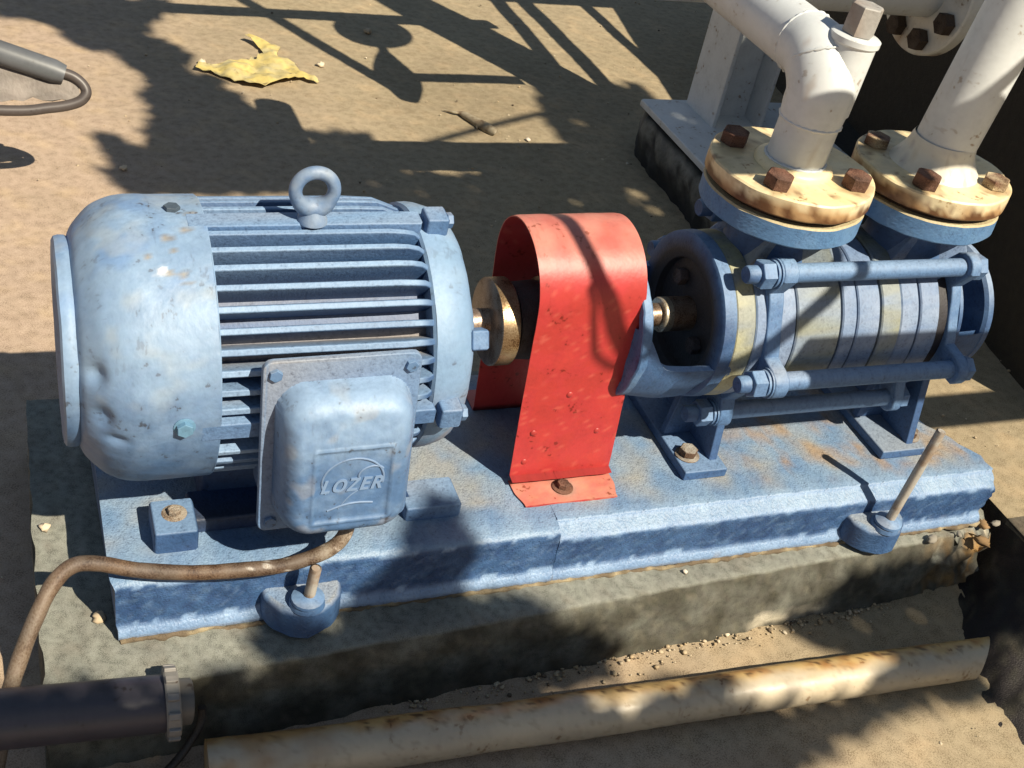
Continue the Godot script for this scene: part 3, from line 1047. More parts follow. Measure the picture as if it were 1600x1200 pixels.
func make_guard() -> void:
	var t := thing("coupling_guard", "arched red sheet metal guard over the coupling, bolted to the base", "guard", Vector3(0.545, 0.08, ZA))
	var path: Array = []       # (z, y, outward z, outward y)
	var add := func(z, y, a): path.append([z, y, cos(a), sin(a)])
	var yb := 0.0815
	for k in 9:
		add.call(lerpf(-0.0435, -0.078, k / 8.0), yb, PI / 2)
	for k in 6:
		var a := PI / 2 * (1.0 - k / 5.0)
		add.call(-0.080 - 0.011 * cos(PI / 2 - a) * 1.0, yb + 0.010 * (1.0 - sin(a)) , a)
	for k in 60:
		add.call(-0.091, lerpf(yb + 0.012, 0.335, k / 59.0), 0.0)
	for k in 41:
		var a := PI * k / 40.0
		add.call(-0.159 + 0.068 * cos(a), 0.335 + 0.068 * sin(a), a)
	for k in 20:
		add.call(-0.227, lerpf(0.333, yb + 0.012, k / 19.0), PI)
	for k in 5:
		add.call(lerpf(-0.230, -0.27, k / 4.0), yb, PI / 2)
	var mb := MB.new()
	for side in 2:
		var rows: Array = []
		var nr: Array = []
		for q in path:
			var r: Array = []
			var m: Array = []
			for j in 25:
				var u := j / 24.0
				var x: float = lerpf(0.4835, 0.6185, u) - 0.055 * (q[1] - 0.08) - (0.012 * (q[1] - 0.08) * u)
				if q[0] > -0.07:
					x += (u - 0.5) * -0.012 * smoothstep(-0.07, -0.045, q[0])
				var nn := Vector3(0, q[3], q[2])
				var p := Vector3(x, q[1], q[0]) + nn * (0.003 if side == 0 else 0.0)
				p += nn * 0.0011 * fb(Vector3(x, q[1], 0), 11.0)
				if j == 0 or j == 24:
					p -= nn * (0.0008 if side == 0 else -0.0008)
				r.append(p)
				m.append(nn if side == 0 else -nn)
			rows.append(r)
			nr.append(m)
		var b0 := mb.v.size()
		mb.grid(rows, nr)
		if side == 1:
			var cnt := rows.size() * 25
			for i in rows.size() - 1:
				for j in [0, 24]:
					var q0: int = i * 25 + j
					var q1: int = q0 + 25
					var nx := Vector3(-1 if j == 0 else 1, 0, 0)
					mb.quad(mb.vert(mb.v[q0], nx), mb.vert(mb.v[q1], nx), mb.vert(mb.v[cnt + q1], nx), mb.vert(mb.v[cnt + q0], nx))
			for i in [0, rows.size() - 1]:
				var nz := Vector3(0, 0, 1 if i == 0 else -1)
				for j in 24:
					var q0: int = i * 25 + j
					mb.quad(mb.vert(mb.v[q0], nz), mb.vert(mb.v[q0 + 1], nz), mb.vert(mb.v[cnt + q0 + 1], nz), mb.vert(mb.v[cnt + q0], nz))
	obj("sheet", mb, M.paint_gloss, t, func(p, n):
		var c := c_red(p, n)
		var s := fb2(Vector3(p.x, p.y * 1.8, p.z * 0.2), 75.0)
		c = c.lerp(Color(0.54, 0.12, 0.085), clampf((s - 0.8) * 3.0, 0.0, 0.4))
		if p.z > -0.085 and p.y < 0.09:
			c = c.lerp(Color(0.5, 0.24, 0.15), clampf(0.2 + 0.5 * fb(p, 60.0), 0.0, 0.6))
			c = c.lerp(Color(0.3, 0.26, 0.2), smoothstep(0.026, 0.008, (p - Vector3(0.549, 0.084, -0.068)).length()) * 0.7)
		return c)
	hexhead(t, "bolt", Vector3(0.547, 0.0848, -0.068), Vector3.UP, 0.0082, 0.007, M.rust, c_rust, 0.5, 0.0135)
	for q in [[0.500, 0.16], [0.585, 0.155], [0.535, 0.215], [0.497, 0.115]]:
		mb = MB.new()
		mb.lathe([Vector2(0.0, 0.0042), Vector2(0.0008, 0.0036), Vector2(0.0014, 0.0018), Vector2(0.0016, 0.0)], Vector3(q[0], q[1], -0.0878), Vector3.BACK, 10)
		obj("weld_spot", mb, M.paint_gloss, t, Color(0.33, 0.035, 0.03))

# ---------------------------------------------------------------- pump
func yoke(x0: float, depth: float, ring_r: float) -> MB:
	var mb := MB.new()
	var P: Array = []
	for k in 144:
		var th := TAU * k / 144.0
		var d := wrapf(rad_to_deg(th) - 54.0, -30.0, 30.0)
		var r := ring_r + 0.004 * cos(deg_to_rad(d) * 6.0)
		# the lug bumps: a circle of 20 mm about each rod
		var s := 0.13 * sin(deg_to_rad(d))
		if absf(s) < 0.0195:
			r = maxf(r, 0.13 * cos(deg_to_rad(d)) + sqrt(0.0195 * 0.0195 - s * s))
		P.append(Vector2(cos(th), sin(th)) * r)
	mb.prism(P, Vector3(x0, YA - 0.0015, ZA), Vector3.BACK, Vector3.UP, Vector3.RIGHT, depth, 0.003)
	return mb

func flange_mb(c: Vector3, r: float, y0: float, y1: float, bev := 0.002) -> MB:
	var mb := MB.new()
	mb.lathe([Vector2(y0, 0.0), Vector2(y0, r - bev), Vector2(y0 + bev, r), Vector2(lerpf(y0, y1, 0.25), r), Vector2(lerpf(y0, y1, 0.45), r), Vector2(lerpf(y0, y1, 0.65), r), Vector2(y1 - bev, r), Vector2(y1, r - bev), Vector2(y1, r * 0.92), Vector2(y1, r * 0.85), Vector2(y1, r * 0.77), Vector2(y1, r * 0.69), Vector2(y1, r * 0.6), Vector2(y1, r * 0.5), Vector2(y1, 0.0)], Vector3(c.x, 0, c.z), Vector3.UP, 110)
	for k in mb.v.size():
		mb.v[k] += Vector3(fb(mb.v[k], 20.0), 0.6 * fb2(mb.v[k], 26.0), fb2(mb.v[k], 20.0)) * 0.0009
	return mb

func make_pump() -> void:
	var t := thing("ring_section_pump", "blue multistage pump with striped casing rings held by long tie rods", "pump", Vector3(0.88, 0.08, ZA))
	var ax := Vector3(0, YA - 0.0015, ZA)
	# bearing bracket with an open top
	var mb := MB.new()
	var shells: Array = [[], []]
	var shn: Array = [[], []]
	for i in 40:
		var u := i / 39.0
		var x := lerpf(0.597, 0.738, u)
		var lip := -7.0 + 30.0 * pow(1.0 - smoothstep(0.0, 0.34, u), 1.6) + 9.0 * smoothstep(0.75, 1.0, u)
		for w in 2:
			var r: Array = []
			var m: Array = []
			for j in 61:
				var dg := lerpf(-187.0, lip, j / 60.0)
				var d := ring_dir(dg)
				var rad := (0.094 + 0.0075 * smoothstep(0.0, 0.5, u)) - (0.0 if w == 0 else 0.010)
				# flat cast facet low on the front
				if w == 0:
					rad = minf(rad, 0.0955 / maxf(0.5, cos(deg_to_rad(dg + 32.0)))) if u > 0.4 and dg > -75.0 else rad
				r.append(ax + Vector3(x, 0, 0) + d * rad)
				m.append(d if w == 0 else -d)
			shells[w].append(r)
			shn[w].append(m)
	for w in 2:
		mb.grid(shells[w], shn[w])
	for e in [0, 60]:
		var rows2: Array = [[], []]
		var nr2: Array = [[], []]
		for w in 2:
			for i in 40:
				rows2[w].append(shells[w][i][e])
				nr2[w].append(Vector3(0.0, 0.9, 0.3))
		mb.grid(rows2, nr2)
	var rows3: Array = [[], []]
	var nr3: Array = [[], []]
	for w in 2:
		for j in 61:
			rows3[w].append(shells[w][0][j])
			nr3[w].append(Vector3.LEFT)
	mb.grid(rows3, nr3)
	for k in mb.v.size():
		mb.v[k] += Vector3(0, fb(mb.v[k], 16.0), fb2(mb.v[k], 16.0)) * 0.0014
	var br := obj("bearing_bracket", mb, M.cast, t, func(p, n):
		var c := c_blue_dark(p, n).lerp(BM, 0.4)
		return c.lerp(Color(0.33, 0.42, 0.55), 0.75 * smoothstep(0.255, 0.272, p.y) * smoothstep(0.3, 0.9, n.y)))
	mb = MB.new()
	mb.lathe([Vector2(0.598, 0.02), Vector2(0.598, 0.058), Vector2(0.602, 0.066), Vector2(0.612, 0.068), Vector2(0.617, 0.064), Vector2(0.617, 0.02)], ax, Vector3.RIGHT, 48)
	for k in mb.v.size():
		mb.v[k] += Vector3(fb(mb.v[k], 40.0), fb(mb.v[k] * 1.3, 30.0), fb2(mb.v[k], 30.0)) * 0.002
	obj("bearing_cap", mb, M.cast, br, func(p, n): return c_blue(p, n).lerp(Color(0.34, 0.42, 0.55), 0.4))
	mb = MB.new()
	mb.lathe([Vector2(0.5975, 0.02), Vector2(0.5975, 0.088), Vector2(0.609, 0.088), Vector2(0.609, 0.02)], ax, Vector3.RIGHT, 40, deg_to_rad(-187.0), deg_to_rad(24.0))
	mb.lathe([Vector2(0.5965, 0.082), Vector2(0.5965, 0.0935), Vector2(0.598, 0.095), Vector2(0.607, 0.095), Vector2(0.6085, 0.0935), Vector2(0.6085, 0.082), Vector2(0.5965, 0.082)], ax, Vector3.RIGHT, 70, deg_to_rad(-187.0), deg_to_rad(84.0))
	for k in mb.v.size():
		mb.v[k] += Vector3(fb(mb.v[k], 30.0), fb2(mb.v[k], 30.0), 0) * 0.0015
	obj("bracket_wall", mb, M.cast, br, c_blue)
	mb = MB.new()
	mb.lathe([Vector2(0.70, 0.070), Vector2(0.696, 0.080), Vector2(0.696, 0.098), Vector2(0.699, 0.1025), Vector2(0.712, 0.1035), Vector2(0.714, 0.1035), Vector2(0.714, 0.02)], ax, Vector3.RIGHT, 72)
	mb.lathe([Vector2(0.7005, 0.071), Vector2(0.709, 0.069), Vector2(0.709, 0.018)], ax, Vector3.RIGHT, 48)
	obj("gland_housing", mb, M.cast, t, func(p, n):
		return Color(0.03, 0.025, 0.025) if Vector2(p.y - YA, p.z - ZA).length() < 0.082 else c_blue_dark(p, n))
	for q in [[130.0, 0.045], [-30.0, 0.045]]:
		hexhead(t, "gland_nut", at_axis(0.709, q[0], q[1]) , Vector3.LEFT, 0.011, 0.012, M.rust, Color(0.06, 0.05, 0.05), 0.2)
	mb = MB.new()
	mb.lathe([Vector2(0.714, 0.07), Vector2(0.7145, 0.1005), Vector2(0.7165, 0.1025), Vector2(0.738, 0.1035), Vector2(0.741, 0.101), Vector2(0.741, 0.07)], ax, Vector3.RIGHT, 72)
	obj("cover_ring", mb, M.cast, t, func(p, n): return Color(0.36, 0.35, 0.21).lerp(Color(0.22, 0.25, 0.25), clampf(0.35 + fb(p, 32.0), 0.0, 1.0)))
	mb = MB.new()
	mb.lathe([Vector2(0.565, 0.0145), Vector2(0.672, 0.0145)], ax, Vector3.RIGHT, 28)
	mb.lathe([Vector2(0.678, 0.0145), Vector2(0.678, 0.0215), Vector2(0.709, 0.0215)], ax, Vector3.RIGHT, 28)
	obj("shaft", mb, M.steel, t, Color(0.35, 0.27, 0.2))
	mb = MB.new()
	mb.lathe([Vector2(0.6665, 0.012), Vector2(0.6665, 0.0205), Vector2(0.668, 0.0218), Vector2(0.6775, 0.0218), Vector2(0.6785, 0.021), Vector2(0.6785, 0.012)], ax, Vector3.RIGHT, 30)
	obj("shaft_collar", mb, M.steel, t, Color(0.75, 0.68, 0.52))
	# casing rings: [x0, x1, r, colour]
	var seg := [[0.741, 0.7965, 0.1035, 0], [0.7975, 0.8605, 0.105, 1], [0.8635, 0.8835, 0.105, 0], [0.8855, 0.9185, 0.105, 0], [0.9220, 0.9505, 0.1052, 1], [0.9507, 0.9775, 0.105, 0], [0.9805, 1.0105, 0.105, 0]]
	for s in seg:
		mb = MB.new()
		mb.lathe([Vector2(s[0], 0.09), Vector2(s[0], s[2] - 0.0016), Vector2(s[0] + 0.0016, s[2]), Vector2(s[1] - 0.0016, s[2]), Vector2(s[1], s[2] - 0.0016), Vector2(s[1], 0.09)], ax, Vector3.RIGHT, 120)
		for k in mb.v.size():
			mb.v[k] += Vector3(0, fb(mb.v[k], 18.0), fb2(mb.v[k], 18.0)) * 0.0006
		obj("casing_ring", mb, M.cast, t, c_olive if s[3] == 1 else c_pale)
	mb = MB.new()
	mb.lathe([Vector2(0.742, 0.0985), Vector2(1.034, 0.0985)], ax, Vector3.RIGHT, 72)
	mb.lathe([Vector2(1.0105, 0.101), Vector2(1.016, 0.095), Vector2(1.029, 0.094)], ax, Vector3.RIGHT, 72)
	obj("casing_core", mb, M.rubber, t, Color(0.02, 0.022, 0.03))
	obj("front_yoke", yoke(0.754, 0.022, 0.110), M.cast, t, c_blue)
	obj("rear_yoke", yoke(1.0285, 0.017, 0.106), M.cast, t, c_blue)
	for k in 6:
		var a := 54.0 - 60.0 * k
		var c := ring_dir(a) * 0.13
		mb = MB.new()
		mb.lathe([Vector2(0.776, 0.0115), Vector2(1.029, 0.0115)], ax + c, Vector3.RIGHT, 24)
		var rod := obj("tie_rod", mb, M.cast, t, c_blue)
		mb = MB.new()
		mb.lathe([Vector2(0.7525, 0.010), Vector2(0.7525, 0.0185), Vector2(0.7545, 0.0185)], ax + c, Vector3.RIGHT, 24)
		mb.lathe([Vector2(0.7485, 0.010), Vector2(0.7485, 0.0165), Vector2(0.7515, 0.0165), Vector2(0.7515, 0.010)], ax + c, Vector3.RIGHT, 24)
		obj("washer", mb, M.cast, rod, c_blue)
		var nut := hexhead(rod, "nut", ax + Vector3(0.7485, 0, 0) + c, Vector3.LEFT, 0.0175, 0.019, M.cast, c_blue, 0.25 + 0.4 * k)
		mb = MB.new()
		mb.lathe([Vector2(0.714, 0.0), Vector2(0.714, 0.0095), Vector2(0.716, 0.0108), Vector2(0.731, 0.0108)], ax + c, Vector3.RIGHT, 18)
		obj("rod_end", mb, M.cast, rod, c_blue_dark)
		hexhead(rod, "rear_nut", ax + Vector3(1.0455, 0, 0) + c, Vector3.RIGHT, 0.0165, 0.014, M.cast, c_blue, 0.1 + 0.3 * k)
	# rear bearing housing, open above
	mb = MB.new()
	mb.lathe([Vector2(1.0455, 0.02), Vector2(1.0455, 0.095), Vector2(1.048, 0.099), Vector2(1.054, 0.098), Vector2(1.054, 0.02)], ax, Vector3.RIGHT, 60)
	mb.lathe([Vector2(1.054, 0.094), Vector2(1.112, 0.088), Vector2(1.114, 0.080), Vector2(1.054, 0.084)], ax, Vector3.RIGHT, 48, deg_to_rad(-190.0), deg_to_rad(6.0))
	mb.lathe([Vector2(1.10, 0.02), Vector2(1.10, 0.086), Vector2(1.104, 0.090), Vector2(1.113, 0.089), Vector2(1.115, 0.085), Vector2(1.115, 0.0)], ax, Vector3.RIGHT, 60)
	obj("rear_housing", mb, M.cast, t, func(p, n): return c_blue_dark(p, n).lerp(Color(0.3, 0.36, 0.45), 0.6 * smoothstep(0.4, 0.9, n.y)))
	# nozzles
	for q in [[0.786, 0.097], [0.993, 0.095]]:
		var c := Vector3(q[0], 0, ZA)
		mb = MB.new()
		mb.lathe([Vector2(0.355, 0.066), Vector2(0.375, 0.052), Vector2(0.40, 0.048), Vector2(0.418, 0.050), Vector2(0.426, 0.060)], c, Vector3.UP, 40)
		var nz := obj("nozzle", mb, M.cast, t, c_blue_dark)
		mb = MB.new()
		mb.prism([Vector2(-0.06, 0.365), Vector2(0.075, 0.362), Vector2(0.05, 0.40), Vector2(0.03, 0.422), Vector2(-0.03, 0.422)], c + Vector3(0.01, 0, -0.006), Vector3.RIGHT, Vector3.UP, Vector3.BACK, 0.05, 0.003)
		obj("web", mb, M.cast, nz, c_olive if q[0] < 0.9 else c_pale)
		obj("flange", flange_mb(c, q[1], 0.4245, 0.4515), M.cast, nz, func(p, n): return c_blue(p, n).lerp(Color(0.10, 0.25, 0.45), 0.35) if n.y < 0.7 else Color(0.45, 0.38, 0.22))
		mb = MB.new()
		mb.lathe([Vector2(0.4515, 0.0), Vector2(0.4515, q[1] - 0.010), Vector2(0.4585, q[1] - 0.010), Vector2(0.4585, 0.0)], c, Vector3.UP, 60)
		obj("gasket", mb, M.rust, nz, Color(0.05, 0.03, 0.02))
	# feet
	for f in [[0.713, 0.777, 0.749, 1.0], [1.024, 1.098, 1.062, 1.0]]:
		mb = MB.new()
		mb.box(Vector3((f[0] + f[1]) * 0.5, 0.0885, ZA), Vector3(f[1] - f[0], 0.015, 0.192), 0.0025)
		var ft := obj("foot", mb, M.cast, t, func(p, n):
			var c := c_blue_dark(p, n)
			return c.lerp(Color(0.36, 0.31, 0.2), clampf(0.3 + 0.6 * fb(p, 40.0), 0.0, 0.8)) if n.y > 0.7 else c)
		mb = MB.new()
		var zz := -0.078 if f[0] < 0.9 else -0.07
		mb.prism([Vector2(zz, 0.095), Vector2(-0.096, 0.215), Vector2(-0.214, 0.215), Vector2(-0.232, 0.095)], Vector3(f[2] + 0.008, 0, 0), Vector3.BACK, Vector3.UP, Vector3.RIGHT, 0.013, 0.002)
		mb.prism([Vector2(f[0] + 0.004, 0.095), Vector2(f[2] - 0.018, 0.205), Vector2(f[2] + 0.012, 0.21), Vector2(f[2] + 0.012, 0.095)], Vector3(0, 0, -0.135), Vector3.RIGHT, Vector3.UP, Vector3.FORWARD, 0.012, 0.002)
		obj("leg", mb, M.cast, ft, c_blue_dark)
		var bx: float = 0.7315 if f[0] < 0.9 else 1.086
		var bz := -0.092 if f[0] < 0.9 else -0.088
		hexhead(ft, "bolt", Vector3(bx, 0.0955, bz), Vector3.UP, 0.0125, 0.010, M.rust, func(p, n): return Color(0.28, 0.27, 0.24) if n.y > 0.6 else Color(0.13, 0.08, 0.05), 0.3, 0.0165)

# ---------------------------------------------------------------- pipes
func make_pipes() -> void:
	var f1 := Vector3(0.786, 0.4585, ZA)
	var f2 := Vector3(0.993, 0.4585, ZA)
	var cr := func(p: Vector3, n: Vector3):
		var c := c_cream(p, n)
		if n.y < 0.5:
			c = c.lerp(Color(0.45, 0.43, 0.34), 0.35)
			c = c.lerp(Color(0.30, 0.14, 0.04), smoothstep(0.480, 0.464, p.y + 0.012 * fb(p, 24.0)) * 0.75)
			c = c.lerp(Color(0.09, 0.035, 0.012), smoothstep(0.4715, 0.4605, p.y + 0.010 * fb2(p, 34.0)) * 0.95)
		else:
			var fc: float = f1.x if p.x < 0.89 else f2.x
			var dd := 1.0
			for k in 4:
				var a := deg_to_rad(46.0 + 90.0 * k)
				dd = minf(dd, Vector2(p.x - fc - cos(a) * 0.0745, p.z - ZA - sin(a) * 0.0745).length())
			var back := smoothstep(0.03, -0.05, p.z - ZA + 0.4 * (p.x - fc))  # brown dirt on the back half, with its shade put into the colour
			c = c.lerp(Color(0.36, 0.24, 0.12), smoothstep(0.032, 0.016, dd + 0.008 * fb(p, 60.0)) * 0.7)
			c = c.lerp(Color(0.33, 0.27, 0.17), back * clampf(0.35 + 0.7 * fb(p, 26.0), 0.0, 0.65))
		return c
	for w in 2:
		var c := f1 if w == 0 else f2
		var t := thing("suction_pipe" if w == 0 else "discharge_pipe", "white pipe elbow with capped branch on the cream flange nearer the guard" if w == 0 else "straight white pipe rising from the right hand cream flange", "pipe", c)
		obj("flange", flange_mb(c, 0.0985 if w == 0 else 0.0965, 0.4585, 0.482), M.paint_gloss, t, cr)
		for k in 4:
			var a := deg_to_rad(46.0 + 90.0 * k)
			var b := Vector3(c.x + cos(a) * 0.0745, 0.4815, c.z + sin(a) * 0.0745)
			if w == 0 or k == 1:
				hexhead(t, "bolt", b, Vector3.UP + Vector3(0.06 * sin(k * 2.0), 0, 0.05), 0.0165, 0.017, M.rust, c_rust, 0.3 + k)
			else:
				hexhead(t, "bolt", b, Vector3.UP, 0.0165, 0.013, M.rust, func(p, n): return c_rust(p, n).lerp(Color(0.6, 0.52, 0.33), clampf(0.4 + 1.2 * fb(p, 70.0), 0.0, 1.0)), 0.3 + k)
		var mb := MB.new()
		if w == 0:
			mb.lathe([Vector2(0.0230, 0.047), Vector2(0.027, 0.0465), Vector2(0.0305, 0.043), Vector2(0.032, 0.036)], c, Vector3.UP, 40)
			obj("weld_collar", mb, M.white, t, c_cream)
			mb = MB.new()
			mb.tube([c + Vector3(0, 0.024, 0), c + Vector3(0.001, 0.05, 0), c + Vector3(0.002, 0.079, 0), c + Vector3(0.002, 0.082, 0)], [0.0345, 0.0345, 0.0345, 0.033], 36)
			obj("riser", mb, M.white, t, c_white)
			# elbow turning back, with a swollen heel
			mb = MB.new()
			var pts: Array = []
			var rr: Array = []
			for k in 4:
				pts.append(c + Vector3(0.002, 0.080 + 0.006 * k, 0))
				rr.append(0.0355 + 0.0006 * k)
			for k in 15:
				var a := deg_to_rad(90.0 * k / 14.0)
				pts.append(c + Vector3(0.002, 0.108, -0.040) + Vector3(0, sin(a) * 0.040, cos(a) * 0.040))
				rr.append(0.0372 + 0.0022 * sin(a * 2.0))
			for k in 3:
				pts.append(c + Vector3(0.002, 0.148, -0.05 - 0.004 * k))
				rr.append(0.0372 if k < 2 else 0.0365)
			mb.tube(pts, rr, 44)
			obj("elbow", mb, M.white, t, c_white)
			mb = MB.new()
			mb.tube([c + Vector3(0.002, 0.148, -0.055), c + Vector3(0.0, 0.15, -0.4), c + Vector3(0.0, 0.152, -0.78)], 0.0362, 36)
			obj("back_run", mb, M.white, t, c_white)
			mb = MB.new()
			mb.lathe([Vector2(0.0, 0.027), Vector2(0.078, 0.0262), Vector2(0.0805, 0.0285), Vector2(0.0865, 0.0285), Vector2(0.088, 0.026), Vector2(0.088, 0.0)], c + Vector3(0.016, 0.095, 0.002), Vector3(0.06, 1, 0.0), 36)
			obj("branch", mb, M.white, t, c_white)
			for q in [[c + Vector3(0.002, 0.081, 0), Vector3.UP, 0.0352], [c + Vector3(0.002, 0.148, -0.056), Vector3.BACK, 0.0366], [c + Vector3(0.002, 0.1455, -0.018), Vector3(0, 0.75, -0.66), 0.0378], [c + Vector3(0, 0.0325, 0), Vector3.UP, 0.0355]]:
				mb = MB.new()
				var wf := MB.frame(q[1])
				var ring: Array = []
				var wr: Array = []
				for k in 60:
					var th := TAU * k / 60.0
					ring.append(q[0] + (wf[0] * cos(th) + wf[1] * sin(th)) * q[2])
					wr.append(0.0016 + 0.0008 * sin(th * 23.0) + 0.0006 * fb(Vector3(cos(th), sin(th), q[2] * 90.0), 3.0))
				mb.tube(ring, wr, 8, true)
				obj("weld_bead", mb, M.white, t, c_white)
			hexhead(t, "hex_plug", c + Vector3(0.0215, 0.182, 0.002), Vector3(0.06, 1, 0.0), 0.0185, 0.034, M.paint, func(p, n): return Color(0.36, 0.35, 0.33).lerp(Color(0.2, 0.12, 0.08), clampf(fb(p, 40.0) - 0.1, 0.0, 0.6)), 0.3)
		else:
			mb.lathe([Vector2(0.0230, 0.056), Vector2(0.030, 0.051), Vector2(0.042, 0.0435), Vector2(0.050, 0.0405), Vector2(0.056, 0.0395), Vector2(0.0605, 0.0375)], c, Vector3.UP, 40)
			obj("neck", mb, M.white, t, func(p, n): return c_white(p, n).lerp(c_cream(p, n), 0.4))
			mb = MB.new()
			mb.tube([c + Vector3(0.002, 0.052, 0), c + Vector3(0.026, 0.25, 0.0), c + Vector3(0.075, 0.65, 0.0), c + Vector3(0.11, 0.95, 0.0)], 0.0372, 40)
			obj("riser", mb, M.white, t, c_white)
	# pipe at the top with a white flange seen from the side
	var o := Vector3(1.2, 0.49, -0.8)
	var t := thing("background_pipe", "pale horizontal pipe behind the elbow ending in a rust streaked flange", "pipe", o)
	var mb := MB.new()
	mb.lathe([Vector2(-0.35, 0.0), Vector2(-0.35, 0.05), Vector2(0.27, 0.05)], o, Vector3.RIGHT, 36)
	obj("run", mb, M.white, t, c_white)
	mb = MB.new()
	mb.lathe([Vector2(0.255, 0.05), Vector2(0.255, 0.113), Vector2(0.258, 0.116), Vector2(0.278, 0.116), Vector2(0.281, 0.113), Vector2(0.281, 0.02)], o, Vector3.RIGHT, 60)
	obj("flange", mb, M.white, t, func(p, n): return Color(0.6, 0.6, 0.55).lerp(Color(0.28, 0.15, 0.06), clampf((fb(p * Vector3(1, 0.3, 1), 26.0) - 0.15) * 1.6, 0.0, 0.8)))
	for k in 8:
		var a := deg_to_rad(-68.0 + 45.0 * k)
		hexhead(t, "bolt", o + Vector3(0.256, sin(a) * 0.088, cos(a) * 0.088), Vector3.LEFT, 0.02, 0.02, M.rust, func(p, n): return Color(0.06, 0.045, 0.035), 0.2)

func make_support() -> void:
	var o := Vector3(1.45, 0, -1.25)
	var t := thing("support_column", "white painted steel column on a base plate behind the pipes", "column", o)
	var mb := MB.new()
	mb.box(Vector3(1.385, 0.65, -1.27), Vector3(0.010, 1.3, 0.13), 0.002)
	mb.box(Vector3(1.505, 0.65, -1.27), Vector3(0.010, 1.3, 0.13), 0.002)
	mb.box(Vector3(1.445, 0.65, -1.272), Vector3(0.109, 1.3, 0.009), 0.001)
	obj("h_beam", mb, M.white, t, c_white)
	mb = MB.new()
	mb.box(Vector3(1.47, 0.009, -1.17), Vector3(0.40, 0.018, 0.36), 0.004)
	obj("foot_plate", mb, M.white, t, c_white)
	var q := thing("black_block", "concrete block with chipped black sides under the white column", "block", Vector3(1.75, -0.1, -1.0))
	mb = MB.new()
	# cut corner block as a fine shell so the edges can be uneven
	var rows: Array = []
	var nr: Array = []
	var ring: Array = []
	var corners := [Vector2(1.25, -0.72), Vector2(1.262, -1.30), Vector2(1.30, -1.37), Vector2(2.2, -1.4), Vector2(2.2, -0.72)]
	for i in 5:
		var a: Vector2 = corners[i]
		var b: Vector2 = corners[(i + 1) % 5]
		var k := maxi(2, int(a.distance_to(b) / 0.02))
		for s in k:
			ring.append(a.lerp(b, float(s) / k))
	var ctr := Vector2(1.7, -1.05)
	for lv in [[0.0, -0.13], [0.0, -0.09], [0.0, -0.07], [0.0, -0.05], [0.0, -0.03], [0.003, -0.012], [0.012, -0.003], [0.03, -0.001], [0.2, -0.001], [1.0, -0.001]]:
		var r: Array = []
		var m: Array = []
		for p in ring:
			var d: Vector2 = (ctr - p)
			var L := d.length()
			var pp: Vector2 = p + d / L * minf(lv[0] if lv[0] < 0.9 else L - 0.01, L - 0.01)
			var w := Vector3(pp.x, lv[1], pp.y)
			if lv[0] < 0.02:
				w += Vector3(fb(w, 18.0), 0.3 * fb2(w, 24.0), fb2(w, 18.0)) * 0.007
			r.append(w)
			m.append(Vector3(-d.x, 0.0, -d.y).normalized() if lv[0] < 0.01 else Vector3.UP)
		rows.append(r)
		nr.append(m)
	mb.grid(rows, nr, true)
	mb.recalc()
	obj("body", mb, M.concrete, q, func(p, n):
		var c := Color(0.018, 0.017, 0.016).lerp(Color(0.30, 0.29, 0.26), smoothstep(-0.08, -0.015, p.y + 0.03 * fb(p, 16.0)) * 0.8)
		if n.y > 0.7:
			c = Color(0.03, 0.028, 0.025)
		return c.lerp(Color(0.02, 0.02, 0.02), clampf((fb2(p, 24.0) - 0.2) * 2.0, 0.0, 0.9)))
	var w := thing("bund_wall", "black tarred steel tank wall filling the dark right background", "tank", Vector3(2.0, -0.1, -1.2))
	mb = MB.new()
	mb.box(Vector3(2.29, 0.2, -1.12), Vector3(1.0, 0.68, 1.9), 0.02, Basis(Vector3.UP, -0.17))
	obj("shell", mb, M.black, w, func(p, n): return Color(0.016, 0.015, 0.011).lerp(Color(0.06, 0.048, 0.03), clampf(fb(p, 4.0) * 0.7 + 0.5 * fb2(p, 14.0), 0.0, 1.0)))

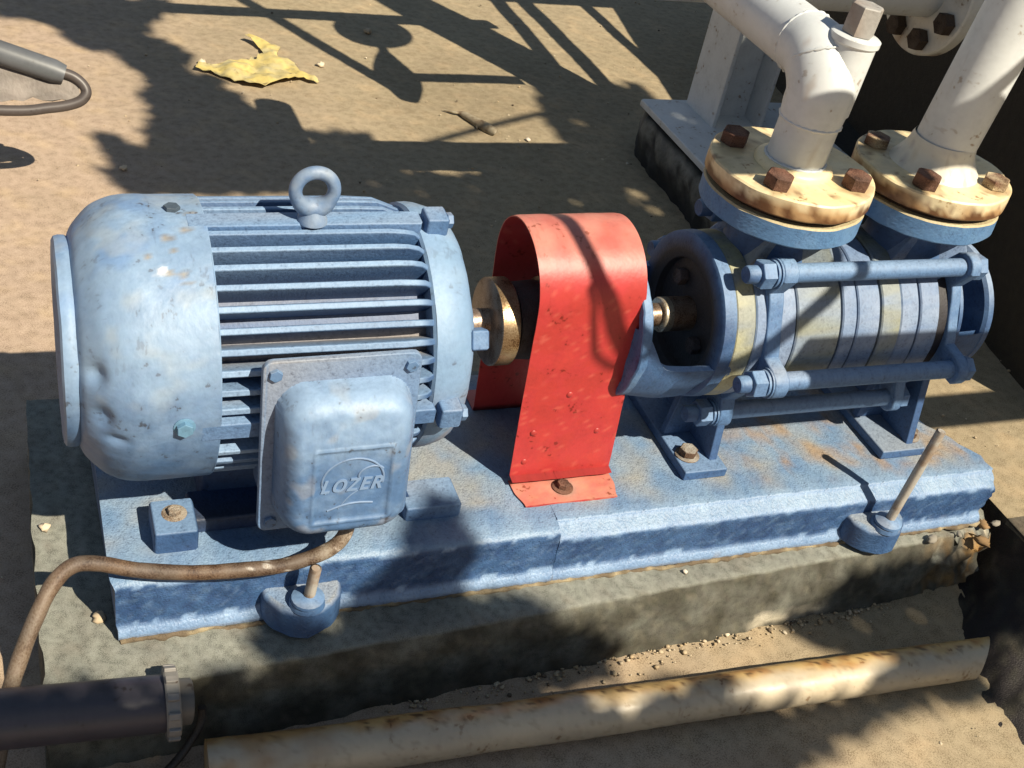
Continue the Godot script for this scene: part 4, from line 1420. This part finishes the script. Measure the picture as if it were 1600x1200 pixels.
# ---------------------------------------------------------------- foreground
func make_foreground() -> void:
	var t := thing("yellow_pipe", "long rusty cream pipe lying on the ground along the front", "pipe", Vector3(0.6, -0.1, 0.155))
	var mb := MB.new()
	var A := Vector3(0.095, -0.073, 0.128)
	var B := Vector3(1.125, -0.0735, 0.178)
	var n := 220
	var rows: Array = []
	var nr: Array = []
	var dir := (B - A).normalized()
	var up := Vector3.UP
	var sd := dir.cross(up).normalized()
	for i in n + 1:
		var r: Array = []
		var m: Array = []
		for s in 48:
			var th := TAU * s / 48.0
			var q := up * cos(th) + sd * sin(th)
			var u := float(i) / n
			var cut := 0.045 * (sin(th) * 0.5 + 0.5) if i > n * 0.9 else 0.0
			var p := A.lerp(B, u) - dir * cut * smoothstep(0.9, 1.0, u) + q * (0.0268 + 0.0004 * fb(A.lerp(B, u) + q * 0.03, 30.0) + 0.0012 * fb2(A.lerp(B, u), 5.0))
			p += Vector3(0, 0.002, 0.003) * sin(u * 5.0)
			r.append(p)
			m.append(q)
		rows.append(r)
		nr.append(m)
	mb.grid(rows, nr, true)
	mb.recalc()
	for e in 2:
		var c := mb.vert(A if e == 0 else B - dir * 0.022, -dir if e == 0 else dir)
		var b0 := mb.v.size()
		for p in rows[0 if e == 0 else n]:
			mb.vert(p, -dir if e == 0 else dir)
		for s in 48:
			mb.tri(c, b0 + s, b0 + (s + 1) % 48)
	obj("tube", mb, M.white, t, func(p, nn):
		var c := Color(0.52, 0.44, 0.31).lerp(Color(0.38, 0.33, 0.25), clampf(0.5 + 0.6 * fb(p * Vector3(0.4, 1, 1), 14.0), 0.0, 1.0))
		var back := smoothstep(0.012, -0.014, p.z - lerpf(A.z, B.z, (p.x - A.x) / (B.x - A.x)) + 0.010 * fb(p * Vector3(0.5, 1, 1), 24.0))
		c = c.lerp(Color(0.52, 0.34, 0.12), back * 0.9)
		c = c.lerp(Color(0.30, 0.14, 0.045), 0.9 * back * clampf(0.25 + 0.9 * fb2(p, 34.0), 0.0, 1.0))
		c = c.lerp(Color(0.12, 0.07, 0.03), clampf((fb2(p, 70.0) - 0.45) * 2.0, 0.0, 0.8) * (0.3 + back))
		return c.lerp(Color(0.35, 0.2, 0.08), smoothstep(0.3, 0.1, p.x) * clampf(0.3 + fb(p, 12.0), 0.0, 0.7)))
	# brown hose from the terminal box
	var path := spline([Vector3(0.256, 0.150, -0.022), Vector3(0.254, 0.128, 0.004), Vector3(0.235, 0.108, 0.012), Vector3(0.19, 0.095, 0.0145), Vector3(0.14, 0.0925, 0.012), Vector3(0.092, 0.092, 0.007), Vector3(0.04, 0.0955, -0.002), Vector3(0.003, 0.102, -0.011), Vector3(-0.022, 0.1025, -0.012), Vector3(-0.042, 0.092, 0.0), Vector3(-0.060, 0.070, 0.022), Vector3(-0.076, 0.040, 0.042), Vector3(-0.092, 0.0, 0.065), Vector3(-0.105, -0.06, 0.09), Vector3(-0.125, -0.092, 0.15), Vector3(-0.2, -0.092, 0.3)], 9)
	mb = MB.new()
	var rr: Array = []
	for p in path:
		rr.append(0.0082 + 0.0004 * fb(p, 30.0))
	mb.tube(path, rr, 18)
	var h := obj("brown_hose", mb, M.rubber, self, func(p, nn):
		var c := Color(0.15, 0.105, 0.07).lerp(Color(0.105, 0.08, 0.062), clampf(0.5 + 0.8 * fb(p, 14.0), 0.0, 1.0))
		c = c.lerp(Color(0.3, 0.27, 0.22), smoothstep(0.2, 0.24, p.x) * 0.7 + 0.3 * smoothstep(-0.02, -0.08, p.x))
		return c.lerp(Color(0.55, 0.55, 0.52), clampf((fb2(p, 55.0) - 0.62) * 5.0, 0.0, 0.9) * smoothstep(0.1, 0.16, p.x)), Vector3(0.1, 0.09, 0.0))
	tag(h, "dusty brown cable hose running from the terminal box to the lower left", "hose")
	# dark conduit at the lower left with a ribbed union
	var c0 := Vector3(-0.1, 0.013, 0.094)
	t = thing("dark_conduit", "dark grey plastic conduit with a ribbed grey union at lower left", "conduit", c0)
	var cd := Vector3(0.16, -0.012, 0.003).normalized()
	mb = MB.new()
	mb.tube([c0 - cd * 0.25, c0, c0 + cd * 0.156], 0.0292, 36)
	obj("tube", mb, M.plastic, t, func(p, nn): return Color(0.045, 0.042, 0.055).lerp(Color(0.07, 0.066, 0.08), clampf(0.4 + 0.6 * fb(p, 10.0), 0.0, 1.0)))
	mb = MB.new()
	var uc := c0 + cd * 0.155
	mb.lathe([Vector2(0, 0.02), Vector2(0.0, 0.0335), Vector2(0.0015, 0.035), Vector2(0.013, 0.035), Vector2(0.0145, 0.0335), Vector2(0.0145, 0.02)], uc, cd, 40)
	var un := obj("union_ring", mb, M.plastic, t, Color(0.21, 0.2, 0.185))
	var fr := MB.frame(cd)
	for k in 12:
		var a := TAU * k / 12.0
		var d: Vector3 = fr[0] * cos(a) + fr[1] * sin(a)
		mb = MB.new()
		mb.box(uc + cd * 0.0072 + d * 0.0355, Vector3(0.0125, 0.006, 0.008), 0.0012, Basis(cd, d, cd.cross(d)))
		obj("rib", mb, M.plastic, un, Color(0.22, 0.21, 0.195))
	mb = MB.new()
	mb.tube([uc + cd * 0.012, uc + cd * 0.026, uc + cd * 0.0275], [0.024, 0.0235, 0.021], 30)
	obj("spigot", mb, M.plastic, t, Color(0.12, 0.11, 0.10))
	mb = MB.new()
	mb.tube(spline([Vector3(-0.2, -0.095, 0.20), Vector3(-0.09, -0.094, 0.16), Vector3(-0.02, -0.092, 0.148), Vector3(0.05, -0.088, 0.12), Vector3(0.09, -0.06, 0.092), Vector3(0.095, -0.03, 0.085)], 8), 0.0045, 10)
	h = obj("thin_cable", mb, M.rubber, self, Color(0.05, 0.045, 0.04), Vector3(0.0, -0.09, 0.15))
	tag(h, "thin dark cable curving on the shaded ground below the dark conduit", "cable")
	# black bent tube at the upper left, held clear of the ground
	var e := Vector3(-0.02, 0.08, -1.1)
	t = thing("bent_black_tube", "black steel tube with a flat hooked end and crumpled grey sheet, upper left", "tube", e)
	mb = MB.new()
	mb.tube([Vector3(-1.15, -0.1, -1.36), Vector3(-1.13, 0.12, -1.355), Vector3(-1.05, 0.26, -1.34), Vector3(-0.9, 0.30, -1.31), Vector3(-0.42, 0.245, -1.20), Vector3(-0.10, 0.180, -1.125), Vector3(0.020, 0.146, -1.105), Vector3(0.036, 0.141, -1.103)], [0.020, 0.020, 0.020, 0.020, 0.020, 0.020, 0.0195, 0.016], 26)
	obj("tube", mb, M.plastic, t, func(p, nn): return Color(0.11, 0.12, 0.13).lerp(Color(0.06, 0.06, 0.065), clampf(0.5 + fb(p, 14.0), 0.0, 1.0)))
	mb = MB.new()
	var hook := spline([Vector3(0.025, 0.146, -1.105), Vector3(0.050, 0.139, -1.101), Vector3(0.066, 0.126, -1.094), Vector3(0.068, 0.113, -1.087), Vector3(0.052, 0.101, -1.081), Vector3(0.01, 0.093, -1.077), Vector3(-0.08, 0.088, -1.075), Vector3(-0.4, 0.10, -1.09), Vector3(-0.75, 0.20, -1.18), Vector3(-0.95, 0.295, -1.315)], 7)
	mb.tube(hook, 0.0088, 12)
	obj("hook", mb, M.plastic, t, Color(0.075, 0.065, 0.06))
	mb = MB.new()
	rows = []
	nr = []
	for i in 25:
		var r: Array = []
		var m: Array = []
		for j in 13:
			var u := i / 24.0
			var w := j / 12.0
			var top := Vector3(lerpf(0.058, -0.3, u), lerpf(0.130, 0.200, u), lerpf(-1.097, -1.15, u))
			var bot := Vector3(lerpf(0.060, -0.3, u), lerpf(0.106, 0.090, u), lerpf(-1.084, -1.078, u))
			var p := top.lerp(bot, w)
			p += Vector3(0, 0.008, -0.006) * fb(p, 26.0)
			r.append(p)
			m.append(Vector3(0, 0.6, 0.8))
		rows.append(r)
		nr.append(m)
	mb.grid(rows, nr)
	mb.recalc()
	for k in range(mb.v.size()):
		mb.v[k] -= mb.n[k] * 0.0
	var vn := mb.v.size()
	for k in vn:
		mb.vert(mb.v[k] - mb.n[k] * 0.0015, -mb.n[k])
	var il := mb.ix.size()
	for k in range(0, il, 3):
		mb.ix.append_array([mb.ix[k] + vn, mb.ix[k + 2] + vn, mb.ix[k + 1] + vn])
	obj("crumpled_sheet", mb, M.paint, t, func(p, nn): return Color(0.12, 0.10, 0.085).lerp(Color(0.22, 0.19, 0.165), clampf(0.5 + fb(p, 30.0), 0.0, 1.0)))

# ---------------------------------------------------------------- leaf, twig, pebbles
func make_litter() -> void:
	var rng := RandomNumberGenerator.new()
	rng.seed = 4
	# dry yellow leaf, torn along its upper side
	var out := PackedVector2Array()
	var px := [[0.0, 0.0], [0.03, -0.012], [0.07, -0.045], [0.10, -0.07], [0.14, -0.075], [0.19, -0.05], [0.235, -0.03], [0.255, -0.05], [0.27, -0.045], [0.262, -0.02], [0.24, 0.0], [0.232, 0.05], [0.205, 0.075], [0.20, 0.10], [0.215, 0.13], [0.19, 0.155], [0.15, 0.19], [0.142, 0.18], [0.165, 0.14], [0.17, 0.10], [0.155, 0.085], [0.145, 0.06], [0.135, 0.08], [0.13, 0.06], [0.09, 0.045], [0.04, 0.03], [0.01, 0.025]]
	for i in px.size():
		var a := Vector2(px[i][0], px[i][1])
		var b := Vector2(px[(i + 1) % px.size()][0], px[(i + 1) % px.size()][1])
		for s in 4:
			var q := a.lerp(b, s / 4.0)
			out.append(q + Vector2(fb(Vector3(q.x, q.y, 1), 90.0), fb2(Vector3(q.x, q.y, 1), 90.0)) * 0.003)
	var lo := Vector3(0.335, -0.0955, -1.675)
	var mb := MB.new()
	var all := out.duplicate()
	for i in 36:
		for j in 36:
			var q := Vector2(0.27 * (i + 0.5 * (j % 2)) / 35.0, -0.08 + 0.28 * j / 35.0)
			if Geometry2D.is_point_in_polygon(q, out):
				all.append(q)
	var T0 := Geometry2D.triangulate_delaunay(all)
	var T := PackedInt32Array()
	for k in range(0, T0.size(), 3):
		if Geometry2D.is_point_in_polygon((all[T0[k]] + all[T0[k + 1]] + all[T0[k + 2]]) / 3.0, out):
			T.append_array([T0[k], T0[k + 1], T0[k + 2]])
	for sd in 2:
		for q in all:
			var w := Vector3(lo.x + q.x, lo.y, lo.z - q.y)
			w.y += 0.003 + 0.013 * absf(fb(w, 8.0)) + 0.003 * fb2(w, 34.0) + 0.25 * absf(q.y - 0.02) * absf(q.y - 0.02) - (0.0012 if sd == 1 else 0.0)
			mb.vert(w, Vector3.UP if sd == 0 else Vector3.DOWN)
		var b0 := sd * all.size()
		for k in range(0, T.size(), 3):
			mb.tri(b0 + T[k], b0 + T[k + 1], b0 + T[k + 2])
	mb.recalc()
	for k in out.size():
		var k2 := (k + 1) % out.size()
		var nn := (mb.v[k] - (lo + Vector3(0.13, 0, -0.02))).normalized()
		mb.quad(mb.vert(mb.v[k], nn), mb.vert(mb.v[k2], nn), mb.vert(mb.v[all.size() + k2], nn), mb.vert(mb.v[all.size() + k], nn))
	var lf := obj("dry_leaf", mb, M.plastic, self, func(p, n):
		return Color(0.58, 0.46, 0.16).lerp(Color(0.44, 0.39, 0.22), clampf(0.3 + 0.8 * fb(p * Vector3(0.5, 1, 1), 22.0), 0.0, 0.9)).lerp(Color(0.30, 0.24, 0.10), clampf(0.9 - absf(wrapf((p.x - lo.x) * 1.0 + absf(p.z - lo.z) * 1.2, 0.0, 0.035) - 0.0175) * 260.0, 0.0, 0.45)), lo)
	tag(lf, "large torn yellow dry leaf lying on the sandy ground", "leaf")
	# twig
	mb = MB.new()
	mb.tube(spline([Vector3(0.865, -0.095, -1.505), Vector3(0.886, -0.093, -1.488), Vector3(0.90, -0.092, -1.482), Vector3(0.92, -0.091, -1.44), Vector3(0.945, -0.091, -1.392), Vector3(0.95, -0.092, -1.385)], 5), [0.002, 0.0022, 0.0025, 0.003, 0.003, 0.003, 0.0032, 0.0035, 0.004, 0.005, 0.006, 0.0075, 0.0085, 0.009, 0.009, 0.010, 0.011, 0.0115, 0.0115, 0.011, 0.0105, 0.010, 0.009, 0.007, 0.005, 0.003], 12)
	mb.tube([Vector3(0.921, -0.092, -1.435), Vector3(0.915, -0.095, -1.412)], [0.003, 0.0015], 8)
	var tw := obj("twig", mb, M.leaf, self, Color(0.30, 0.27, 0.19), Vector3(0.9, -0.1, -1.45))
	tag(tw, "short grey twig lying alone on the ground behind the red guard", "twig")
	# loose stones: a handful of picked ones, the rest as grit
	var kinds: Array = []
	for k in 4:
		kinds.append(stone(k))
	var spots := [[0.63, -1.73, 0.009, "pale pebble beside the torn yellow leaf"], [1.02, -1.36, 0.006, "white pebble on the ground right of the grey twig"], [0.80, -1.95, 0.011, "ochre pebble among the pipe shadows near the top edge"], [0.355, -1.72, 0.009, "whitish pebble just above the left tip of the yellow leaf"], [0.14, -1.22, 0.007, "small dark stone below the hooked black tube"], [0.52, 0.255, 0.011, "cream chip on the ground in front of the cream pipe"], [0.70, 0.022, 0.0035, "tiny white chip on the plinth before the pump"], [1.29, -0.33, 0.007, "white chip on sunlit gravel right of the pump"], [1.27, -0.22, 0.008, "reddish stone on sunlit gravel behind the base plate end"], [-0.045, -0.175, 0.006, "white chip on the plinth left of the base plate"], [0.002, -0.028, 0.008, "cream flake at the left front corner of the base plate"]]
	for s in spots:
		var y := -0.094 if s[1] > 0.1 or s[1] < -0.3 or s[0] > 1.21 else 0.003
		var m := MeshInstance3D.new()
		m.mesh = kinds[1 + rng.randi() % 3]
		m.name = numbered(self, "pebble")
		m.position = Vector3(s[0], y, s[1])
		m.scale = Vector3(s[2], s[2] * 0.7, s[2])
		m.rotation.y = rng.randf() * TAU
		add_child(m)
		tag(m, s[3], "pebble", "loose pebbles")
	var mm := MultiMesh.new()
	mm.transform_format = MultiMesh.TRANSFORM_3D
	mm.use_colors = true
	mm.mesh = kinds[0]
	var L: Array = []
	for k in 2600:
		var x := rng.randf_range(-0.6, 2.1)
		var z := rng.randf_range(-2.7, 0.5)
		if x > -0.07 and x < 1.22 and z > -0.44 and z < 0.085:
			continue
		if x > 1.06 and z > -0.08:
			continue
		if x > 1.24 and z < -0.7 and z > -1.42:
			continue
		var dens := 0.35 + 0.6 * smoothstep(0.4, 1.3, x) + 0.3 * fb(Vector3(x, 0, z), 3.0)
		if rng.randf() > dens:
			continue
		var sc := 0.001 + 0.0024 * pow(rng.randf(), 4.0)
		L.append([Vector3(x, -0.0985 + 0.002 * fb(Vector3(x, 0, z), 18.0) + 0.004 * fb2(Vector3(x, 0, z), 3.0), z), sc, rng.randf()])
	for k in 260:      # crumbs along the foot of the plinth front
		var x := rng.randf_range(0.3, 1.05)
		L.append([Vector3(x, -0.097, front_z(x) + 0.012 + absf(rng.randfn(0.0, 0.012))), 0.001 + 0.0026 * pow(rng.randf(), 3.0), rng.randf()])
	mm.instance_count = L.size()
	for k in L.size():
		var s: float = L[k][1]
		var b := Basis(Vector3.UP, rng.randf() * TAU).scaled(Vector3(s, s * 0.7, s * rng.randf_range(0.7, 1.3)))
		mm.set_instance_transform(k, Transform3D(b, L[k][0]))
		var c := Color(0.36, 0.27, 0.16).lerp(Color(0.55, 0.48, 0.36), L[k][2] * L[k][2])
		if L[k][2] < 0.12:
			c = Color(0.12, 0.09, 0.06)
		mm.set_instance_color(k, c)
	var gi := MultiMeshInstance3D.new()
	gi.multimesh = mm
	gi.name = "grit"
	add_child(gi)
	tag(gi, "fine gravel and grit scattered over the sandy ground", "gravel")
	gi.set_meta("kind", "stuff")
	# crumbled mortar at the broken right corner of the plinth
	for s in [[1.196, 0.0, 0.010, 0.016, "yellow lump of crumbled mortar at the base plate's right corner"], [1.207, 0.008, 0.018, 0.011, "pale mortar crumb right of the yellow lump on the plinth corner"], [1.09, 0.003, 0.026, 0.014, "light chip of mortar lying on the cracked plinth right end"], [1.185, -0.012, 0.03, 0.017, "rust coloured mortar chunk below the plinth's broken corner"], [1.14, 0.002, 0.024, 0.008, "small grey mortar crumb before the base plate's right end"]]:
		var m := MeshInstance3D.new()
		m.mesh = kinds[1 + rng.randi() % 3]
		m.name = numbered(self, "mortar_lump")
		m.position = Vector3(s[0], s[1], s[2])
		m.scale = Vector3(s[3], s[3] * 0.5, s[3] * 0.7) * 0.7
		m.rotation.y = rng.randf() * TAU
		add_child(m)
		var om := StandardMaterial3D.new()
		om.albedo_color = (Color(0.24, 0.15, 0.07) if s[3] > 0.0155 else Color(0.22, 0.20, 0.165)).linear_to_srgb()
		om.roughness = 0.95
		m.material_override = om
		tag(m, s[4], "mortar lump", "crumbled mortar lumps")

func stone(k: int) -> ArrayMesh:
	var mb := MB.new()
	var sp := SphereMesh.new()
	sp.radius = 1.0
	sp.height = 2.0
	sp.radial_segments = 9
	sp.rings = 5
	var a := sp.get_mesh_arrays()
	for p in a[Mesh.ARRAY_VERTEX]:
		var q: Vector3 = p * (0.95 + 0.45 * fb(p + Vector3(k * 7, 0, 0), 1.1))
		mb.vert(q, p.normalized())
	mb.ix = a[Mesh.ARRAY_INDEX]
	var arr := []
	arr.resize(Mesh.ARRAY_MAX)
	arr[Mesh.ARRAY_VERTEX] = mb.v
	arr[Mesh.ARRAY_NORMAL] = mb.n
	arr[Mesh.ARRAY_INDEX] = mb.ix
	var cs := PackedColorArray()
	var base: Color = [Color(1, 1, 1), Color(0.6, 0.5, 0.36), Color(0.42, 0.34, 0.23), Color(0.55, 0.49, 0.40)][k]
	for i in mb.v.size():
		cs.append(base)
	arr[Mesh.ARRAY_COLOR] = cs
	var am := ArrayMesh.new()
	am.add_surface_from_arrays(Mesh.PRIMITIVE_TRIANGLES, arr)
	var m := StandardMaterial3D.new()
	m.vertex_color_use_as_albedo = true
	m.roughness = 0.95
	am.surface_set_material(0, m)
	return am

# ---------------------------------------------------------------- what stands outside the frame
func long_pipe(called: String, label: String, pts: Array, r: float, m: Material, col) -> void:
	var mb := MB.new()
	mb.tube(pts, r, 20)
	tag(obj(called, mb, m, self, col, pts[0]), label, "pipe", "")

func make_overhead() -> void:
	long_pipe("rack_pipe", "grey pipe of the rack crossing behind the pump, farthest from it", [Vector3(-3.0, 0.55, -1.51), Vector3(1.45, 0.55, -1.51)], 0.024, M.white, c_white)
	long_pipe("rack_pipe", "short grey pipe joining the tilted valve to the white column", [Vector3(1.09, 0.55, -1.15), Vector3(1.40, 0.55, -1.15)], 0.019, M.white, c_white)
	long_pipe("rack_pipe", "upright grey pipe rising beside the tilted valve", [Vector3(1.08, 0.55, -1.05), Vector3(1.08, 1.35, -1.05)], 0.020, M.white, c_white)
	long_pipe("rack_pipe", "grey pipe running back from the column, left of its pair", [Vector3(1.53, 0.56, -1.05), Vector3(1.54, 0.56, -1.9)], 0.022, M.white, c_white)
	long_pipe("rack_pipe", "grey pipe running back from the column, right of its pair", [Vector3(1.66, 0.60, -1.0), Vector3(1.63, 0.60, -1.9)], 0.024, M.white, c_white)
	long_pipe("rack_pipe", "thin grey pipe nearest the dark tank, running back", [Vector3(1.86, 0.60, -1.1), Vector3(1.82, 0.60, -1.9)], 0.02, M.white, c_white)
	long_pipe("rack_pipe", "grey pipe crossing the rack right of the white column", [Vector3(1.55, 0.66, -1.64), Vector3(2.3, 0.66, -1.64)], 0.03, M.white, c_white)
	long_pipe("stub_pipe", "horizontal grey pipe end hanging to the right above the pump front", [Vector3(1.055, 0.834, 0.430), Vector3(3.62, 0.834, 0.430)], 0.034, M.white, c_white)
	long_pipe("stub_pipe", "horizontal grey pipe overhead, higher than the other hanging pipe end", [Vector3(0.86, 1.03, 0.285), Vector3(3.62, 1.03, 0.285)], 0.031, M.white, c_white)
	var post := MB.new()
	post.box(Vector3(3.6, 0.5, 0.36), Vector3(0.08, 1.2, 0.26), 0.004)
	tag(obj("pipe_post", post, M.white, self, c_white, Vector3(3.6, -0.1, 0.36)), "pale steel post carrying the two hanging pipe ends", "post")
	var v := thing("tilted_valve", "small valve with round handwheel on the pipe rack behind the pump", "valve", Vector3(1.08, 0.55, -1.05))
	var a := Vector3(1.08, 0.55, -1.05)
	var b := Vector3(1.207, 0.80, -1.21)
	var d := (b - a).normalized()
	var mb := MB.new()
	mb.lathe([Vector2(-0.03, 0.0), Vector2(-0.025, 0.02), Vector2(0.0, 0.03), Vector2(0.05, 0.045), Vector2(0.09, 0.05), Vector2(0.13, 0.042), Vector2(0.17, 0.03), Vector2(0.22, 0.012), Vector2(0.31, 0.009), Vector2(0.32, 0.0)], a, d, 32)
	obj("body", mb, M.cast, v, c_blue)
	mb = MB.new()
	mb.lathe([Vector2(0.0, 0.0), Vector2(0.0, 0.075), Vector2(-0.008, 0.088), Vector2(0.0, 0.098), Vector2(0.014, 0.098), Vector2(0.018, 0.085), Vector2(0.012, 0.07), Vector2(0.012, 0.0)], b, Vector3.UP, 36)
	obj("handwheel", mb, M.cast, v, c_red)
	# slack cable hanging over the right of the picture
	mb = MB.new()
	var pts := spline([Vector3(2.2, 1.75, -0.1), Vector3(1.5, 1.58, 0.05), Vector3(1.05, 1.40, 0.2), Vector3(0.87, 1.22, 0.37), Vector3(0.846, 1.165, 0.474), Vector3(0.860, 1.135, 0.525), Vector3(0.875, 1.095, 0.533), Vector3(0.901, 1.041, 0.532), Vector3(0.938, 0.997, 0.532), Vector3(0.977, 0.992, 0.545), Vector3(1.04, 1.015, 0.567), Vector3(1.09, 1.052, 0.57), Vector3(1.14, 1.085, 0.558), Vector3(1.18, 1.11, 0.543), Vector3(1.20, 1.15, 0.53), Vector3(1.32, 1.3, 0.42), Vector3(1.7, 1.55, 0.2), Vector3(2.2, 1.7, 0.0)], 8)
	mb.tube(pts, 0.0095, 12)
	tag(obj("hanging_cable", mb, M.rubber, self, Color(0.03, 0.03, 0.03), Vector3(1.0, 1.0, 0.5)), "slack black cable loop hanging above the pump front, outside the view", "cable")
	mb = MB.new()
	mb.tube(spline([Vector3(0.864, 1.125, 0.533), Vector3(0.851, 1.113, 0.532), Vector3(0.856, 1.09, 0.532), Vector3(0.862, 1.061, 0.532), Vector3(0.872, 1.03, 0.533), Vector3(0.884, 1.013, 0.533), Vector3(0.904, 0.999, 0.532), Vector3(0.922, 1.008, 0.532), Vector3(0.93, 1.006, 0.532)], 6), 0.0035, 8)
	tag(obj("thin_wire", mb, M.rubber, self, Color(0.03, 0.03, 0.03), Vector3(0.86, 1.06, 0.53)), "thin wire looped beside the slack black cable, outside the view", "wire")
	branch("tree_branch", "leafy branch reaching over the pump from behind, one cluster added to shade the column", 2.1, [
		[-0.1, [[-0.14, -2.03], [0.32, -2.1], [0.3, -2.01], [0.26, -1.96], [0.24, -1.87], [0.29, -1.84], [0.34, -1.74], [0.28, -1.71], [0.37, -1.65], [0.4, -1.56], [0.44, -1.49], [0.47, -1.41], [0.47, -1.33], [0.45, -1.14], [0.14, -1.14], [0.11, -1.22], [0.13, -1.29], [0.1, -1.36], [0.13, -1.36], [0.2, -1.25], [0.2, -1.39], [0.23, -1.44], [0.21, -1.5], [0.24, -1.63], [0.2, -1.73], [0.18, -1.78], [0.11, -1.8], [0.07, -1.87], [0.01, -1.96], [-0.14, -1.96]]],
		[-0.1, [[0.51, -1.4], [0.55, -1.38], [0.64, -1.39], [0.67, -1.31], [0.7, -1.22], [0.88, -1.21], [0.91, -1.27], [0.97, -1.32], [1.09, -1.31], [1.13, -1.23], [1.15, -1.17], [1.2, -0.8], [1.0, -0.72], [0.74, -0.74], [0.62, -0.86], [0.50, -0.84], [0.48, -1.06], [0.55, -1.14], [0.52, -1.24]]],
		[0.3, [[1.28, -1.1], [1.32, -1.32], [1.62, -1.36], [1.66, -1.0], [1.6, -0.6], [1.3, -0.62]]]], 7)  # last leaf cluster added out of view to shade the column
	branch("tree_branch", "leafy branch overhanging the ground in front of the motor", 2.0, [
		[0.04, [[0.17, 0.08], [0.19, 0.04], [0.26, 0.07], [0.29, 0.02], [0.33, -0.02], [0.32, -0.07], [0.355, -0.11], [0.375, -0.08], [0.385, -0.03], [0.39, 0.0], [0.43, 0.06], [0.46, 0.11], [0.34, 0.14]]],
		[0.0, [[0.19, 0.04], [0.48, 0.025], [0.53, 0.09], [0.5, 0.12], [0.2, 0.12]]],
		[-0.06, [[-0.3, 0.0], [0.12, 0.02], [0.39, 0.03], [0.54, 0.04], [0.63, 0.07], [0.6, 0.11], [0.55, 0.12], [0.5, 0.13], [0.41, 0.13], [0.37, 0.23], [-0.3, 0.25]]],
		[-0.07, [[0.37, 0.09], [0.53, 0.14], [0.54, 0.16], [0.58, 0.16], [0.68, 0.13], [0.7, 0.14], [0.67, 0.18], [0.78, 0.2], [0.93, 0.21], [1.07, 0.21], [0.91, 0.24], [0.78, 0.27], [0.72, 0.33], [-0.2, 0.4], [-0.2, 0.2]]],
		[-0.04, [[0.89, 0.09], [0.96, 0.04], [1.15, 0.03], [1.26, 0.08], [1.11, 0.26], [0.98, 0.23], [0.92, 0.21], [0.94, 0.16]]]], 9)

func branch(called: String, label: String, t: float, polys: Array, seed_: int) -> void:
	var rng := RandomNumberGenerator.new()
	rng.seed = seed_
	var mb := MB.new()
	var wood := MB.new()
	var tot := Vector3.ZERO
	var cnt := 0
	var first := Vector3.ZERO
	for pq in polys:
		var y0: float = pq[0]
		var pl: Array = pq[1]
		var P := PackedVector2Array()
		var lo := Vector2(9, 9)
		var hi := Vector2(-9, -9)
		for q in pl:
			var w := Vector2(q[0], q[1])
			P.append(w)
			lo = lo.min(w)
			hi = hi.max(w)
		var got: Array = []
		var tries := 0
		while got.size() < int((hi - lo).x * (hi - lo).y * 3600.0) and tries < 30000:
			tries += 1
			var q := Vector2(rng.randf_range(lo.x, hi.x), rng.randf_range(lo.y, hi.y))
			if Geometry2D.is_point_in_polygon(q, P):
				got.append(q)
		for q in got:
			var c := Vector3(q.x, y0, q.y) + SUN * (t + rng.randf_range(-0.12, 0.12))
			if cnt == 0:
				first = c
			tot += c
			cnt += 1
			var nn := (Vector3(0, 1, 0) + Vector3(rng.randfn(), rng.randfn(), rng.randfn()) * 0.35).normalized()
			var u := nn.cross(Vector3(rng.randfn(), 0.1, rng.randfn())).normalized()
			var w := nn.cross(u)
			var s := rng.randf_range(0.026, 0.042)
			var i0 := mb.vert(c - u * s, nn)
			var i1 := mb.vert(c + w * s * 0.5 - nn * 0.004, nn)
			var i2 := mb.vert(c + u * s * 1.1 - nn * 0.005, nn)
			var i3 := mb.vert(c - w * s * 0.5 - nn * 0.004, nn)
			mb.quad(i0, i1, i2, i3)
		for k in 5:
			var q: Vector2 = got[rng.randi() % got.size()]
			var q2: Vector2 = got[rng.randi() % got.size()]
			wood.tube([Vector3(q.x, y0, q.y) + SUN * t, Vector3(q2.x, y0, q2.y) + SUN * (t + 0.05)], [0.006, 0.003], 7)
	var ctr := tot / maxf(cnt, 1)
	var o := thing(called, label, "branch", ctr, "")
	obj("twigs", wood, M.rubber, o, Color(0.12, 0.08, 0.05))
	var lv := obj("leaves", mb, M.green, o, func(p, n): return Color(0.06, 0.10, 0.025).lerp(Color(0.10, 0.13, 0.03), clampf(fb(p, 30.0), 0.0, 1.0)))
	lv.set_meta("kind", "stuff")
